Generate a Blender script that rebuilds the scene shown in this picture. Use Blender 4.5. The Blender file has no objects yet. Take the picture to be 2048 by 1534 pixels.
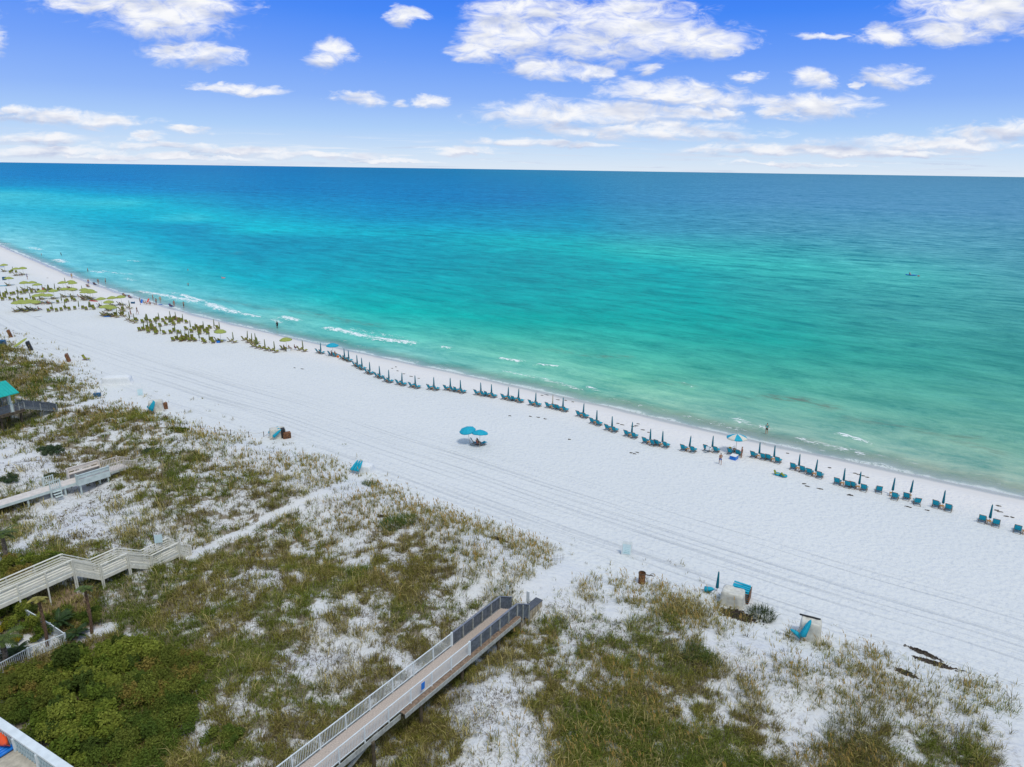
import bpy, math, random
import numpy as np
from mathutils import Vector, Matrix, Quaternion
random.seed(7)
RNG = np.random.default_rng(11)
sc = bpy.context.scene
COL = sc.collection
R = math.radians

# ------------------------------------------------------------------ camera
CAM_H = 36.7
PITCH, ROLL = R(16.8), R(0.83)
FPX = 1420.0
fw = np.array([0, math.cos(PITCH), -math.sin(PITCH)])
_r0 = np.array([1.0, 0, 0]); _u0 = np.cross(_r0, fw)
rt = math.cos(ROLL) * _r0 + math.sin(ROLL) * _u0
up = -math.sin(ROLL) * _r0 + math.cos(ROLL) * _u0
cam = bpy.data.cameras.new('camera')
cam.sensor_width = 36.0
cam.lens = FPX / 2048 * 36.0
cam.clip_start = 0.5
cam.clip_end = 200000
co = bpy.data.objects.new('camera', cam); COL.objects.link(co)
co.matrix_world = Matrix(((rt[0], up[0], -fw[0], 0), (rt[1], up[1], -fw[1], 0), (rt[2], up[2], -fw[2], CAM_H), (0, 0, 0, 1)))
sc.camera = co
sc.view_settings.view_transform = 'Standard'
sc.view_settings.look = 'None'
sc.view_settings.gamma = 1.0
sc.view_settings.use_curve_mapping = False
sc.view_settings.exposure = 0.0

# ------------------------------------------------------------------ node helpers
def srgb(r, g, b):
    f = lambda c: (c / 255) / 12.92 if c / 255 <= 0.04045 else ((c / 255 + 0.055) / 1.055) ** 2.4
    return (f(r), f(g), f(b), 1.0)

class NT:
    def __init__(s, nt): s.nt = nt; s.L = nt.links
    def node(s, typ, ins=None, **props):
        n = s.nt.nodes.new(typ)
        for k, v in props.items(): setattr(n, k, v)
        for k, v in (ins or {}).items(): s.set(n, k, v)
        return n
    def set(s, n, k, v):
        i = n.inputs[k]
        if isinstance(v, bpy.types.NodeSocket): s.L.new(v, i)
        else: i.default_value = v
    def m(s, op, a, b=None, c=None, clamp=False):
        n = s.node('ShaderNodeMath', operation=op, use_clamp=clamp)
        s.set(n, 0, a)
        if b is not None: s.set(n, 1, b)
        if c is not None: s.set(n, 2, c)
        return n.outputs[0]
    def v(s, op, a, b=None):
        n = s.node('ShaderNodeVectorMath', operation=op)
        s.set(n, 0, a)
        if b is not None: s.set(n, 1, b)
        return n.outputs['Value'] if op in ('LENGTH', 'DOT_PRODUCT') else n.outputs[0]
    def xyz(s, x, y, z): 
        n = s.node('ShaderNodeCombineXYZ', {0: x, 1: y, 2: z}); return n.outputs[0]
    def sep(s, a):
        n = s.node('ShaderNodeSeparateXYZ', {0: a}); return n.outputs
    def noise(s, vec, scale, detail=3, rough=0.5, dist=0.0, out='Fac', dim='3D'):
        n = s.node('ShaderNodeTexNoise', {'Vector': vec, 'Scale': scale, 'Detail': detail, 'Roughness': rough, 'Distortion': dist}, noise_dimensions=dim)
        return n.outputs[out]
    def sstep(s, x, lo, hi):
        n = s.node('ShaderNodeMapRange', {'Value': x, 'From Min': lo, 'From Max': hi, 'To Min': 0.0, 'To Max': 1.0}, interpolation_type='SMOOTHSTEP')
        return n.outputs['Result']
    def mix(s, f, a, b, blend='MIX'):
        n = s.node('ShaderNodeMix', data_type='RGBA', blend_type=blend)
        s.set(n, 0, f); s.set(n, 6, a); s.set(n, 7, b)
        return n.outputs[2]
    def attr(s, name, out='Fac'):
        n = s.node('ShaderNodeAttribute', attribute_name=name); return n.outputs[out]
    def mapping(s, vec, scale=(1, 1, 1), rot=(0, 0, 0), loc=(0, 0, 0)):
        n = s.node('ShaderNodeMapping', {'Vector': vec, 'Scale': scale, 'Rotation': rot, 'Location': loc}); return n.outputs[0]

# ------------------------------------------------------------------ world: sky with clouds, by direction
SUN_EL, SUN_AZ = 62.0, 150.0            # degrees; azimuth clockwise from +Y
w = bpy.data.worlds.new('World'); sc.world = w; w.use_nodes = True
W = NT(w.node_tree); w.node_tree.nodes.clear()
def build_world():
    tc = W.node('ShaderNodeTexCoord').outputs['Generated']
    x, y, z = W.sep(tc)
    ypos = W.m('MAXIMUM', y, 0.02)
    u = W.m('DIVIDE', x, ypos); v = W.m('DIVIDE', z, ypos)
    sky = W.node('ShaderNodeTexSky', sky_type='NISHITA', sun_disc=False, sun_elevation=R(SUN_EL), sun_rotation=R(SUN_AZ), altitude=10.0)
    # clear-sky gradient by elevation
    cr = W.node('ShaderNodeValToRGB', {'Fac': W.m('MULTIPLY', z, 2.5)})
    els = cr.color_ramp.elements
    stops = [(0.0, (222, 234, 247)), (0.05, (205, 226, 249)), (0.125, (172, 207, 250)), (0.22, (138, 180, 250)), (0.34, (105, 157, 249)), (0.46, (68, 136, 247)), (0.55, (56, 122, 243)), (1.0, (90, 140, 235))]
    els[0].position, els[0].color = stops[0][0], srgb(*stops[0][1])
    els[1].position, els[1].color = stops[-1][0], srgb(*stops[-1][1])
    for p, c in stops[1:-1]:
        e = els.new(p); e.color = srgb(*c)
    clear = W.mix(0.02, cr.outputs[0], W.v('MULTIPLY', sky.outputs[0], (0.1, 0.1, 0.1)))
    # lighter sky towards the left
    clear = W.mix(W.m('MULTIPLY', W.sstep(u, 0.05, -0.75), 0.06), clear, (0.65, 0.75, 1.0, 1))
    # perspective cloud-sheet coordinates
    zz = W.m('ADD', W.m('MAXIMUM', z, 0.0), 0.035)
    P = W.xyz(W.m('DIVIDE', x, zz), W.m('MULTIPLY', W.m('DIVIDE', y, zz), 0.55), 0.0)
    wob = W.noise(P, 0.55, 3, 0.6, out='Color')
    fine = W.noise(P, 1.1, 7, 0.62, 0.35)
    UV = W.xyz(u, v, 0.0)
    n2 = W.noise(W.mapping(UV, (14, 38, 1)), 1.0, 5, 0.62, 0.5, out='Color')
    off = W.v('MULTIPLY', W.v('SUBTRACT', n2, (0.5, 0.5, 0.5)), (0.085, 0.026, 0.0))
    UVd = W.v('ADD', UV, off)
    blobs = [(330,30,125,42),(200,0,110,25),(400,8,90,26),(390,108,78,22),(345,100,35,12),(660,112,44,24),(808,33,26,18),
     (440,173,60,8),(520,178,65,9),(712,196,50,12),(868,200,34,11),(802,202,20,6),(1010,55,75,60),(955,105,48,16),(1085,18,80,20),(1060,80,60,32),
     (1250,55,145,54),(1380,80,105,30),(1440,102,48,15),(1180,85,90,30),(1110,138,78,18),(1190,145,42,14),(1300,135,25,9),
     (1330,182,110,22),(1440,200,90,15),(1270,172,50,14),(1110,228,135,26),(1250,226,120,24),(1360,228,100,18),(1440,225,30,9),
     (1300,262,200,17),(1240,256,90,12),(1050,285,120,8),(1160,292,65,6),(930,303,48,7),(1630,212,95,22),(1560,225,42,9),
     (1625,158,44,18),(1488,153,27,9),(1780,155,58,19),(1715,172,14,6),(1775,72,52,20),(1950,20,130,38),(1905,62,60,26),(1640,72,50,6),(2030,5,90,34),
     (100,232,110,15),(200,243,85,14),(20,225,45,7),(90,278,95,11),(375,262,42,8),(300,277,30,8),(320,292,120,8),(100,302,130,9),
     (480,300,130,8),(640,310,140,8),(780,322,90,5),(1850,288,210,13),(1990,268,100,17),(1650,297,180,10),(1500,303,130,8),(1750,303,160,8),
     (1600,330,130,4),(300,314,220,6),(2100,255,90,20),(-60,60,60,40),(2150,60,60,50)]
    best = None
    for (px, py, a, b) in blobs:
        d = fw + rt * (px - 1024) / FPX - up * (py - 767) / FPX
        cu, cv = d[0] / d[1], d[2] / d[1]
        q = W.v('MULTIPLY', W.v('SUBTRACT', UVd, (cu, cv, 0)), (FPX / a, FPX / b, 0))
        q2 = W.v('ADD', q, (0, 0.55, 0))
        val = W.xyz(W.v('DOT_PRODUCT', q, q), W.v('DOT_PRODUCT', q2, q2), 0.0)
        best = val if best is None else W.v('MINIMUM', best, val)
    bx_, by_, _z = W.sep(best)
    best = W.m('SUBTRACT', 1.0, bx_)
    under = W.sstep(W.m('SUBTRACT', bx_, by_), -0.05, 0.55)
    wisp = W.noise(W.mapping(UV, (24, 62, 1)), 1.0, 7, 0.64, 0.8)
    dens = W.m('ADD', W.m('MAXIMUM', best, -3.0), W.m('MULTIPLY', W.m('SUBTRACT', wisp, 0.5), 4.0))
    mask = W.sstep(dens, -0.7, 1.35)
    # thin haze band of stratus above the horizon
    band = W.m('MULTIPLY', W.sstep(v, 0.052, 0.02), W.sstep(W.noise(W.mapping(UV, (6, 150, 1)), 1.0, 5, 0.6, 0.3), 0.50, 0.66))
    mask = W.m('MAXIMUM', mask, W.m('MULTIPLY', band, 0.5))
    # small loose scraps away from the big clouds
    scr = W.sstep(W.noise(W.mapping(UV, (20, 60, 1), loc=(3.1, 7.7, 0)), 1.0, 6, 0.66, 0.4), 0.70, 0.80)
    mask = W.m('MAXIMUM', mask, W.m('MULTIPLY', scr, 0.7))
    front = W.sstep(y, 0.1, 0.3)
    mask = W.m('MULTIPLY', mask, front)
    # light tops, greyer thick middles
    n3 = W.noise(W.mapping(UV, (16, 48, 1)), 1.0, 4, 0.5, 0.3)
    n4 = W.noise(W.mapping(UV, (16, 48, 1), loc=(0.0, 0.6, 0)), 1.0, 4, 0.5, 0.3)
    sh = W.m('ADD', W.m('MULTIPLY', W.m('SUBTRACT', n4, n3), 2.2), W.m('MULTIPLY', W.sstep(best, 0.35, 1.0), 0.20), clamp=True)
    sh = W.m('ADD', sh, W.m('MULTIPLY', under, 0.55), clamp=True)
    low = W.sstep(v, 0.10, 0.02)
    sh = W.m('ADD', sh, W.m('MULTIPLY', low, 0.12), clamp=True)
    ccol = W.mix(sh, srgb(250, 251, 254), srgb(190, 200, 226))
    out = W.mix(mask, clear, ccol)
    # broad overcast deck overhead and behind, from which the soft light comes
    over = W.m('MAXIMUM', W.sstep(z, 0.30, 0.62), W.sstep(y, 0.15, -0.15))
    deck = W.mix(W.noise(tc, 3.0, 4, 0.55), (0.40, 0.50, 0.62, 1), (0.56, 0.66, 0.78, 1))
    out = W.mix(over, out, deck)
    # strength 0.1 with colours scaled to match
    bg = W.node('ShaderNodeBackground', {'Color': W.v('MULTIPLY', out, (10, 10, 10)), 'Strength': 0.1})
    o = W.node('ShaderNodeOutputWorld'); W.L.new(bg.outputs[0], o.inputs[0])
build_world()
sl = bpy.data.lights.new('sun', 'SUN'); sl.energy = 1.8; sl.angle = R(12); sl.color = (1.0, 0.95, 0.86)
so = bpy.data.objects.new('sun', sl); COL.objects.link(so)
_az, _el = R(SUN_AZ), R(SUN_EL)
sd = Vector((math.sin(_az) * math.cos(_el), math.cos(_az) * math.cos(_el), math.sin(_el)))
so.rotation_euler = sd.to_track_quat('Z', 'Y').to_euler()
so.location = (0, -20, 80)

# ------------------------------------------------------------------ numpy noise, shore frame, terrain
def _hash(ix, iy, seed):
    h = (ix.astype(np.int64) * 374761393 + iy.astype(np.int64) * 668265263 + seed * 1442695041) & 0xFFFFFFFF
    h = ((h ^ (h >> 13)) * 1274126177) & 0xFFFFFFFF
    h = (h ^ (h >> 16)) & 0xFFFFFF
    return h / float(0xFFFFFF)
def vnoise(x, y, seed=0):
    x0 = np.floor(x); y0 = np.floor(y); fx = x - x0; fy = y - y0
    fx = fx * fx * (3 - 2 * fx); fy = fy * fy * (3 - 2 * fy)
    a = _hash(x0, y0, seed); b = _hash(x0 + 1, y0, seed); c = _hash(x0, y0 + 1, seed); d = _hash(x0 + 1, y0 + 1, seed)
    return (a * (1 - fx) + b * fx) * (1 - fy) + (c * (1 - fx) + d * fx) * fy
def fbm(x, y, seed=0, octv=4, gain=0.5):
    s = 0; amp = 1; tot = 0
    for i in range(octv):
        s = s + amp * vnoise(x * 2 ** i + 17.3 * i, y * 2 ** i - 9.1 * i, seed + i); tot += amp; amp *= gain
    return s / tot
def smooth(x): 
    x = np.clip(x, 0, 1); return x * x * (3 - 2 * x)

T = np.array([.7615, -.6481]); Nn = np.array([.6481, .7615]); OO = np.array([0.0, 120.0])
def to_ab(x, y): return (x - OO[0]) * T[0] + (y - OO[1]) * T[1], (x - OO[0]) * Nn[0] + (y - OO[1]) * Nn[1]
def to_xy(a, b): return OO[0] + a * T[0] + b * Nn[0], OO[1] + a * T[1] + b * Nn[1]
WA = [-4000, -900, -500, -316, -256, -190, -147, -117, -97, -76, -57, -41.5, -27, -14.6, -3, 17, 26, 34.5, 42, 49, 55, 61, 67, 74, 110, 300, 4000]
WB = [-40, 60, 24, 6.7, 1.1, -5.3, -7.8, -8.2, -8.1, -6.8, -5.4, -3.8, -2.3, -0.9, 0.2, 2.0, 2.5, 3.0, 3.5, 4.2, 4.9, 5.6, 6.3, 7.4, 9, 14, 20]
_sa = np.linspace(-4000, 4000, 16001); _sb = np.interp(_sa, WA, WB)
_k = np.exp(-0.5 * (np.arange(-20, 21) * 0.5 / 3.0) ** 2); _sb = np.convolve(np.pad(_sb, 20, mode='edge'), _k / _k.sum(), mode='valid')
def wline(a): return np.interp(a, _sa, _sb)

def cam_ray(px, py): return fw + rt * (px - 1024) / FPX - up * (py - 767) / FPX
def plane_at(px, py, z):
    d = cam_ray(px, py); t = (z - CAM_H) / d[2]
    return np.array([d[0] * t, d[1] * t, z])
EDGE_PX = [(0, 650), (60, 700), (180, 735), (200, 790), (330, 830), (430, 850), (560, 890), (660, 910), (720, 950), (800, 975), (880, 1010), (980, 1040), (1130, 1105), (1200, 1140), (1270, 1160), (1420, 1185), (1540, 1235), (1650, 1285), (1800, 1290), (1880, 1320), (2048, 1390)]
_e = sorted([tuple(to_ab(*plane_at(px, py, 1.5)[:2])) for px, py in EDGE_PX])
EA = np.array([-3000, -400] + [q[0] for q in _e] + [130, 3000]); EB = np.array([_e[0][1] - 6, _e[0][1]] + [q[1] for q in _e] + [_e[-1][1], _e[-1][1]])
def behind_edge(a, b): return np.interp(a, EA, EB) - b
def _bridge_d(x, y):
    ax, ay, bx, by = -16.0, 26.5, -1.2, 47.0; dx, dy = bx - ax, by - ay
    t = np.clip(((x - ax) * dx + (y - ay) * dy) / (dx * dx + dy * dy), 0, 1); return np.hypot(x - ax - t * dx, y - ay - t * dy)
def ground_z(x, y):
    x = np.asarray(x, float); y = np.asarray(y, float)
    a, b = to_ab(x, y); d = b - wline(a)
    zb = np.where(d < 0, 1.35 * (1 - np.exp(np.minimum(d, 0) / 5.0)), -0.06 * np.maximum(d, 0))
    zb = np.maximum(zb, -6)
    zb = zb + 0.10 * (fbm(a * .07, b * .15, 5, 3) - .5) * smooth((-d - 5) / 8)
    s = behind_edge(a, b)
    far = smooth(1 - (np.hypot(x, y) - 300) / 500)
    m = smooth(s / 8)
    z = zb + 0.85 * m + 0.55 * np.exp(-((s - 7) / 5) ** 2) * smooth(s / 3)
    z = z + 1.25 * np.exp(-((x + 39) ** 2 + (y - 48) ** 2) / 70.0) * m - .6 * np.exp(-((x + 28) ** 2 + (y - 60) ** 2) / 40.0) * m
    z = z - .55 * np.exp(-(_bridge_d(x, y) / 2.6) ** 2) * m
    z = z + m * far * ((fbm(x / 10, y / 10, 21, 3) - .5) * 3.0 + (fbm(x / 3.0, y / 3.0, 31, 3) - .5) * .55)
    return z
def gz(x, y): return float(ground_z(np.array([x]), np.array([y]))[0])
def at(px, py, dz=0.0):
    z = 1.4
    for _ in range(10):
        p = plane_at(px, py, z + dz); z = 0.5 * z + 0.5 * gz(p[0], p[1])
    return Vector((p[0], p[1], z))
def at_sea(px, py): return Vector(plane_at(px, py, 0.0))
SEAWARD = math.atan2(Nn[1], Nn[0])         # heading of the sea from the beach

# ------------------------------------------------------------------ object helpers
def tag(o, label=None, cat=None, group=None, kind=None):
    if label: o['label'] = label
    if cat: o['category'] = cat
    if group: o['group'] = group
    if kind: o['kind'] = kind
    return o
def empty(name, loc=(0, 0, 0), rz=0.0):
    o = bpy.data.objects.new(name, None); COL.objects.link(o); o.location = loc; o.rotation_euler = (0, 0, rz)
    o.empty_display_size = 0.2
    return o
class MB:
    def __init__(s): s.v = []; s.f = []
    def add(s, vs, fs):
        n = len(s.v); s.v += [tuple(map(float, p)) for p in vs]; s.f += [tuple(i + n for i in f) for f in fs]; return s
    def box(s, x0, x1, y0, y1, z0, z1):
        vs = [(x, y, z) for z in (z0, z1) for y in (y0, y1) for x in (x0, x1)]
        return s.add(vs, [(0, 2, 3, 1), (4, 5, 7, 6), (0, 1, 5, 4), (2, 6, 7, 3), (0, 4, 6, 2), (1, 3, 7, 5)])
    def bar(s, p, q, w, h=None, upv=(0, 0, 1)):
        h = h or w; p = Vector(p); q = Vector(q); d = (q - p).normalized(); u = Vector(upv)
        if abs(d.dot(u)) > .98: u = Vector((1, 0, 0))
        sx = d.cross(u).normalized() * w / 2; sz = sx.cross(d).normalized() * h / 2
        vs = [p - sx - sz, p + sx - sz, p + sx + sz, p - sx + sz, q - sx - sz, q + sx - sz, q + sx + sz, q - sx + sz]
        return s.add(vs, [(0, 1, 2, 3), (7, 6, 5, 4), (0, 4, 5, 1), (1, 5, 6, 2), (2, 6, 7, 3), (3, 7, 4, 0)])
    def tube(s, pts, rads, n=8, cap=True):
        pts = [Vector(p) for p in pts]; rings = []; base = len(s.v)
        for i, p in enumerate(pts):
            d = (pts[min(i + 1, len(pts) - 1)] - pts[max(i - 1, 0)]).normalized()
            u = Vector((0, 0, 1)) if abs(d.z) < .95 else Vector((1, 0, 0))
            x = d.cross(u).normalized(); y = x.cross(d).normalized()
            r = rads[i] if isinstance(rads, (list, tuple)) else rads
            for k in range(n):
                an = 2 * math.pi * k / n; s.v.append(tuple(p + x * r * math.cos(an) + y * r * math.sin(an)))
        for i in range(len(pts) - 1):
            for k in range(n):
                a = base + i * n + k; b = base + i * n + (k + 1) % n
                s.f.append((a, b, b + n, a + n))
        if cap:
            s.f.append(tuple(base + k for k in range(n))[::-1]); m = base + (len(pts) - 1) * n
            s.f.append(tuple(m + k for k in range(n)))
        return s
    def lathe(s, prof, n=16, wav=0.0, k=8):
        base = len(s.v)
        for (r, z) in prof:
            for i in range(n):
                an = 2 * math.pi * i / n; rr = r * (1 + wav * math.cos(k * an)); s.v.append((rr * math.cos(an), rr * math.sin(an), z))
        for j in range(len(prof) - 1):
            for i in range(n):
                a = base + j * n + i; b = base + j * n + (i + 1) % n; s.f.append((a, b, b + n, a + n))
        return s
    def build(s, name, mat, parent=None, smooth_=False, bevel=0.0):
        me = bpy.data.meshes.new(name); me.from_pydata(s.v, [], s.f); me.validate()
        if smooth_:
            me.shade_smooth()
        o = bpy.data.objects.new(name, me); COL.objects.link(o)
        for m in (mat if isinstance(mat, (list, tuple)) else [mat]): me.materials.append(m)
        if parent: o.parent = parent
        if bevel:
            b = o.modifiers.new('bevel', 'BEVEL'); b.width = bevel; b.segments = 2; b.limit_method = 'ANGLE'
        return o
def np_mesh(name, verts, faces, mat, parent=None, col=None, smooth_=False):
    """verts (n,3), faces (m,k) all of the same size k"""
    me = bpy.data.meshes.new(name); k = faces.shape[1]
    me.vertices.add(len(verts)); me.vertices.foreach_set('co', np.ascontiguousarray(verts, dtype=np.float32).ravel())
    me.loops.add(faces.size); me.loops.foreach_set('vertex_index', np.ascontiguousarray(faces, dtype=np.int32).ravel())
    me.polygons.add(len(faces)); me.polygons.foreach_set('loop_start', np.arange(0, faces.size, k, dtype=np.int32))
    me.update(calc_edges=True)
    if col is not None:
        at_ = me.color_attributes.new('Col', 'FLOAT_COLOR', 'POINT'); c4 = np.ones((len(verts), 4), np.float32); c4[:, :3] = col
        at_.data.foreach_set('color', c4.ravel())
    if smooth_: me.shade_smooth()
    me.materials.append(mat)
    o = bpy.data.objects.new(name, me); COL.objects.link(o)
    if parent: o.parent = parent
    return o
def fattr(me, name, arr):
    a = me.attributes.new(name, 'FLOAT', 'POINT'); a.data.foreach_set('value', np.ascontiguousarray(arr, dtype=np.float32))
KIDS = {}
def copy_tree(o, parent=None):
    c = o.copy(); COL.objects.link(c)
    if parent is not None: c.parent = parent
    for k in ('label', 'category', 'group'):
        if parent is None and k in c: del c[k]
    for ch in [q for q in (KIDS.get(o.name) or list(o.children))]: copy_tree(ch, c)
    return c

# ------------------------------------------------------------------ materials
MAT = {}
def mat(name, col, rough=0.7, var=0.12, scale=3.0, bump=0.0, bscale=30.0, stretch=(1, 1, 1), spec=0.3, col2=None, metal=0.0, sss=0):
    m = bpy.data.materials.new(name); m.use_nodes = True; n = NT(m.node_tree); bs = m.node_tree.nodes['Principled BSDF']
    tc = n.node('ShaderNodeTexCoord').outputs['Object']
    c = (*col[:3], 1); mp = n.mapping(tc, stretch)
    f = n.noise(mp, scale, 5, 0.6)
    lo = tuple(x * (1 - var * 1.6) for x in col[:3]) + (1,); hi = tuple(min(1, x * (1 + var * 1.2)) for x in col[:3]) + (1,)
    if col2: lo = (*col2[:3], 1)
    n.set(bs, 'Base Color', n.mix(n.sstep(f, 0.32, 0.68), lo, hi))
    n.set(bs, 'Roughness', rough); n.set(bs, 'Specular IOR Level', spec); n.set(bs, 'Metallic', metal)
    if bump:
        b = n.node('ShaderNodeBump', {'Strength': bump, 'Distance': 0.02, 'Height': n.noise(mp, bscale, 3, 0.6)}); n.set(bs, 'Normal', b.outputs[0])
    MAT[name] = m; return m
def leafmat(name, rough=0.75, gain=1.0, trans=0.25):
    m = bpy.data.materials.new(name); m.use_nodes = True; n = NT(m.node_tree); m.node_tree.nodes.clear()
    c = n.attr('Col', 'Color'); 
    tc = n.node('ShaderNodeTexCoord').outputs['Object']
    c = n.mix(n.noise(tc, 6.0, 3), n.v('MULTIPLY', c, (0.75, 0.75, 0.75)), n.v('MULTIPLY', c, (1.25, 1.25, 1.2)))
    d = n.node('ShaderNodeBsdfDiffuse', {'Color': c, 'Roughness': 0.9}); t = n.node('ShaderNodeBsdfTranslucent', {'Color': c})
    mx = n.node('ShaderNodeMixShader', {0: trans, 1: d.outputs[0], 2: t.outputs[0]})
    o = n.node('ShaderNodeOutputMaterial', {0: mx.outputs[0]}); MAT[name] = m; return m

# ================================================================== GROUND
def grow(lo, hi, fine_lo, fine_hi, step, rate):
    mid = np.arange(fine_lo, fine_hi + step / 2, step)
    r = []; x = fine_hi; s = step
    while x < hi: s *= rate; x += s; r.append(x)
    l = []; x = fine_lo; s = step
    while x > lo: s *= rate; x -= s; l.append(x)
    return np.array(l[::-1] + list(mid) + r)
def grid_faces(na, nb):
    i = np.arange(na - 1)[:, None] * nb + np.arange(nb - 1)[None, :]; i = i.ravel()
    return np.stack([i, i + nb, i + nb + 1, i + 1], 1)
COVER_ROWS = [                       # how much of the ground the plants cover, 0 to 9, as surveyed
 [0] * 33,
 [7, 3, 1] + [0] * 30,
 [9, 9, 8, 2] + [0] * 29,
 [8, 8, 5, 6, 7, 6, 3, 1] + [0] * 25,
 [2, 4, 6, 5, 7, 5, 4, 3, 1, 1, 1, 1] + [0] * 21,
 [4, 4, 5, 4, 7, 8, 8, 7, 6, 3, 3, 2, 1] + [0] * 20,
 [6, 4, 3, 3, 4, 4, 6, 6, 5, 5, 4, 3, 3, 1] + [0] * 19,
 [5, 3, 3, 4, 4, 5, 3, 5, 5, 7, 7, 6, 6, 6, 4, 2, 2, 2, 1, 0] + [0] * 13,
 [6, 8, 8, 7, 7, 7, 8, 6, 4, 6, 7, 8, 8, 7, 6, 3, 2, 1, 0, 2, 3, 2, 1] + [0] * 10,
 [7, 7, 8, 9, 9, 9, 9, 7, 5, 7, 7, 5, 7, 6, 5, 5, 4, 2, 3, 3, 3, 4, 5, 2] + [0] * 9,
 [5, 8, 8, 8, 9, 9, 8, 7, 6, 5, 3, 4, 5, 5, 6, 6, 6, 6, 6, 6, 5, 6, 4, 2, 2, 3, 3, 1] + [0] * 5,
 [9, 9, 9, 9, 9, 9, 5, 6, 7, 6, 3, 4, 5, 6, 6, 5, 3, 6, 5, 7, 6, 6, 6, 3, 2, 2, 3, 4, 4, 3, 2, 1, 0],
 [9, 9, 9, 9, 9, 9, 6, 4, 7, 7, 5, 6, 6, 7, 6, 3, 3, 7, 8, 7, 6, 5, 5, 4, 3, 2, 2, 3, 3, 3, 3, 3, 3],
 [6, 9, 9, 9, 9, 9, 7, 6, 6, 6, 6, 6, 6, 7, 5, 3, 2, 4, 9, 9, 9, 8, 7, 6, 6, 4, 3, 6, 6, 3, 3, 3, 3],
 [5, 5, 5, 5, 8, 8, 7, 6, 5, 6, 6, 6, 6, 6, 6, 3, 2, 3, 7, 9, 9, 9, 9, 8, 9, 9, 8, 9, 9, 8, 6, 5, 4]]
_CR = np.array(COVER_ROWS, float) / 9.0
def _survey(x, y):
    p = np.stack([x, y, np.full(np.shape(x), 2.0 - CAM_H)], -1); dz = p @ fw
    px = np.clip(1024 + FPX * (p @ rt) / dz, 0, 2047.9); py = 767 - FPX * (p @ up) / dz
    i = np.clip((np.clip(py, 640, 1535.9) - 640) / 64, 0, 13.999); j = px / 64; a = i.astype(int); b = np.minimum(j.astype(int), 31); fi = i - a; fj = j - b
    v = (_CR[a, b] * (1 - fj) + _CR[a, b + 1] * fj) * (1 - fi) + (_CR[a + 1, b] * (1 - fj) + _CR[a + 1, b + 1] * fj) * fi
    return v * (py > 600)
# survey resampled to a plan of the dunes in metres
_gx = np.arange(-190, 76, 2.0); _gy = np.arange(20, 200, 2.0)
_PLAN = _survey(*np.meshgrid(_gx, _gy))
def cover_d(x, y):
    i = np.clip((y - _gy[0]) / 2.0, 0, _PLAN.shape[0] - 1.001); j = np.clip((x - _gx[0]) / 2.0, 0, _PLAN.shape[1] - 1.001)
    a = i.astype(int); b = j.astype(int); fi = i - a; fj = j - b
    return (_PLAN[a, b] * (1 - fj) + _PLAN[a, b + 1] * fj) * (1 - fi) + (_PLAN[a + 1, b] * (1 - fj) + _PLAN[a + 1, b + 1] * fj) * fi
def seg_dist(x, y, pts):
    best = np.full(np.shape(x), 1e9)
    for p, q in zip(pts[:-1], pts[1:]):
        px, py = p[0], p[1]; dx, dy = q[0] - px, q[1] - py; L = dx * dx + dy * dy + 1e-9
        t = np.clip(((x - px) * dx + (y - py) * dy) / L, 0, 1)
        best = np.minimum(best, np.hypot(x - px - t * dx, y - py - t * dy))
    return best
PATHS = [([at(*p) for p in [(384, 1116), (430, 1092), (480, 1066), (540, 1036), (600, 1008), (650, 985), (720, 960)]], 0.75),
         ([at(*p) for p in [(-20, 925), (40, 916), (90, 905)]], 0.5),
         ([at(*p) for p in [(95, 826), (150, 818), (210, 800), (260, 790)]], 1.3),
         ([at(*p) for p in [(1060, 1195), (1110, 1165), (1160, 1125)]], 1.7),
         ([at(*p) for p in [(20, 1290), (50, 1290), (85, 1285)]], 1.5),
         ([at(*p) for p in [(165, 1272), (195, 1262), (215, 1255)]], 0.9)]
def sig(x): return 1 / (1 + np.exp(-x))
def cover(x, y):
    D = cover_d(x, y)
    a, b = to_ab(x, y); s = behind_edge(a, b)
    D = D * smooth((s + 1.5) / 3) * (.55 + .45 * smooth((D - .30) / .25))
    for pts, wd in PATHS: D = D * smooth((seg_dist(x, y, pts) - wd * .5) / (wd * .6))
    n = .30 * fbm(x / 3.6, y / 3.6, 41, 3) + .34 * fbm(x / 1.1, y / 1.1, 51, 3) + .36 * fbm(x / .42, y / .42, 61, 2)
    c = sig((n - .5) / .055)
    return sig((D * .98 - .03 - c) / .12) * (D > .03)
ga = grow(-60000, 60000, -5, 92, .28, 1.013); gb = grow(-60000, 60000, -92, -8, .28, 1.03)
A, B = np.meshgrid(ga, gb, indexing='ij'); X, Y = to_xy(A, B)
# the sheet dips under the water and follows the dunes
Z = ground_z(X.ravel(), Y.ravel())
V = np.stack([X.ravel(), Y.ravel(), Z], 1)

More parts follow.
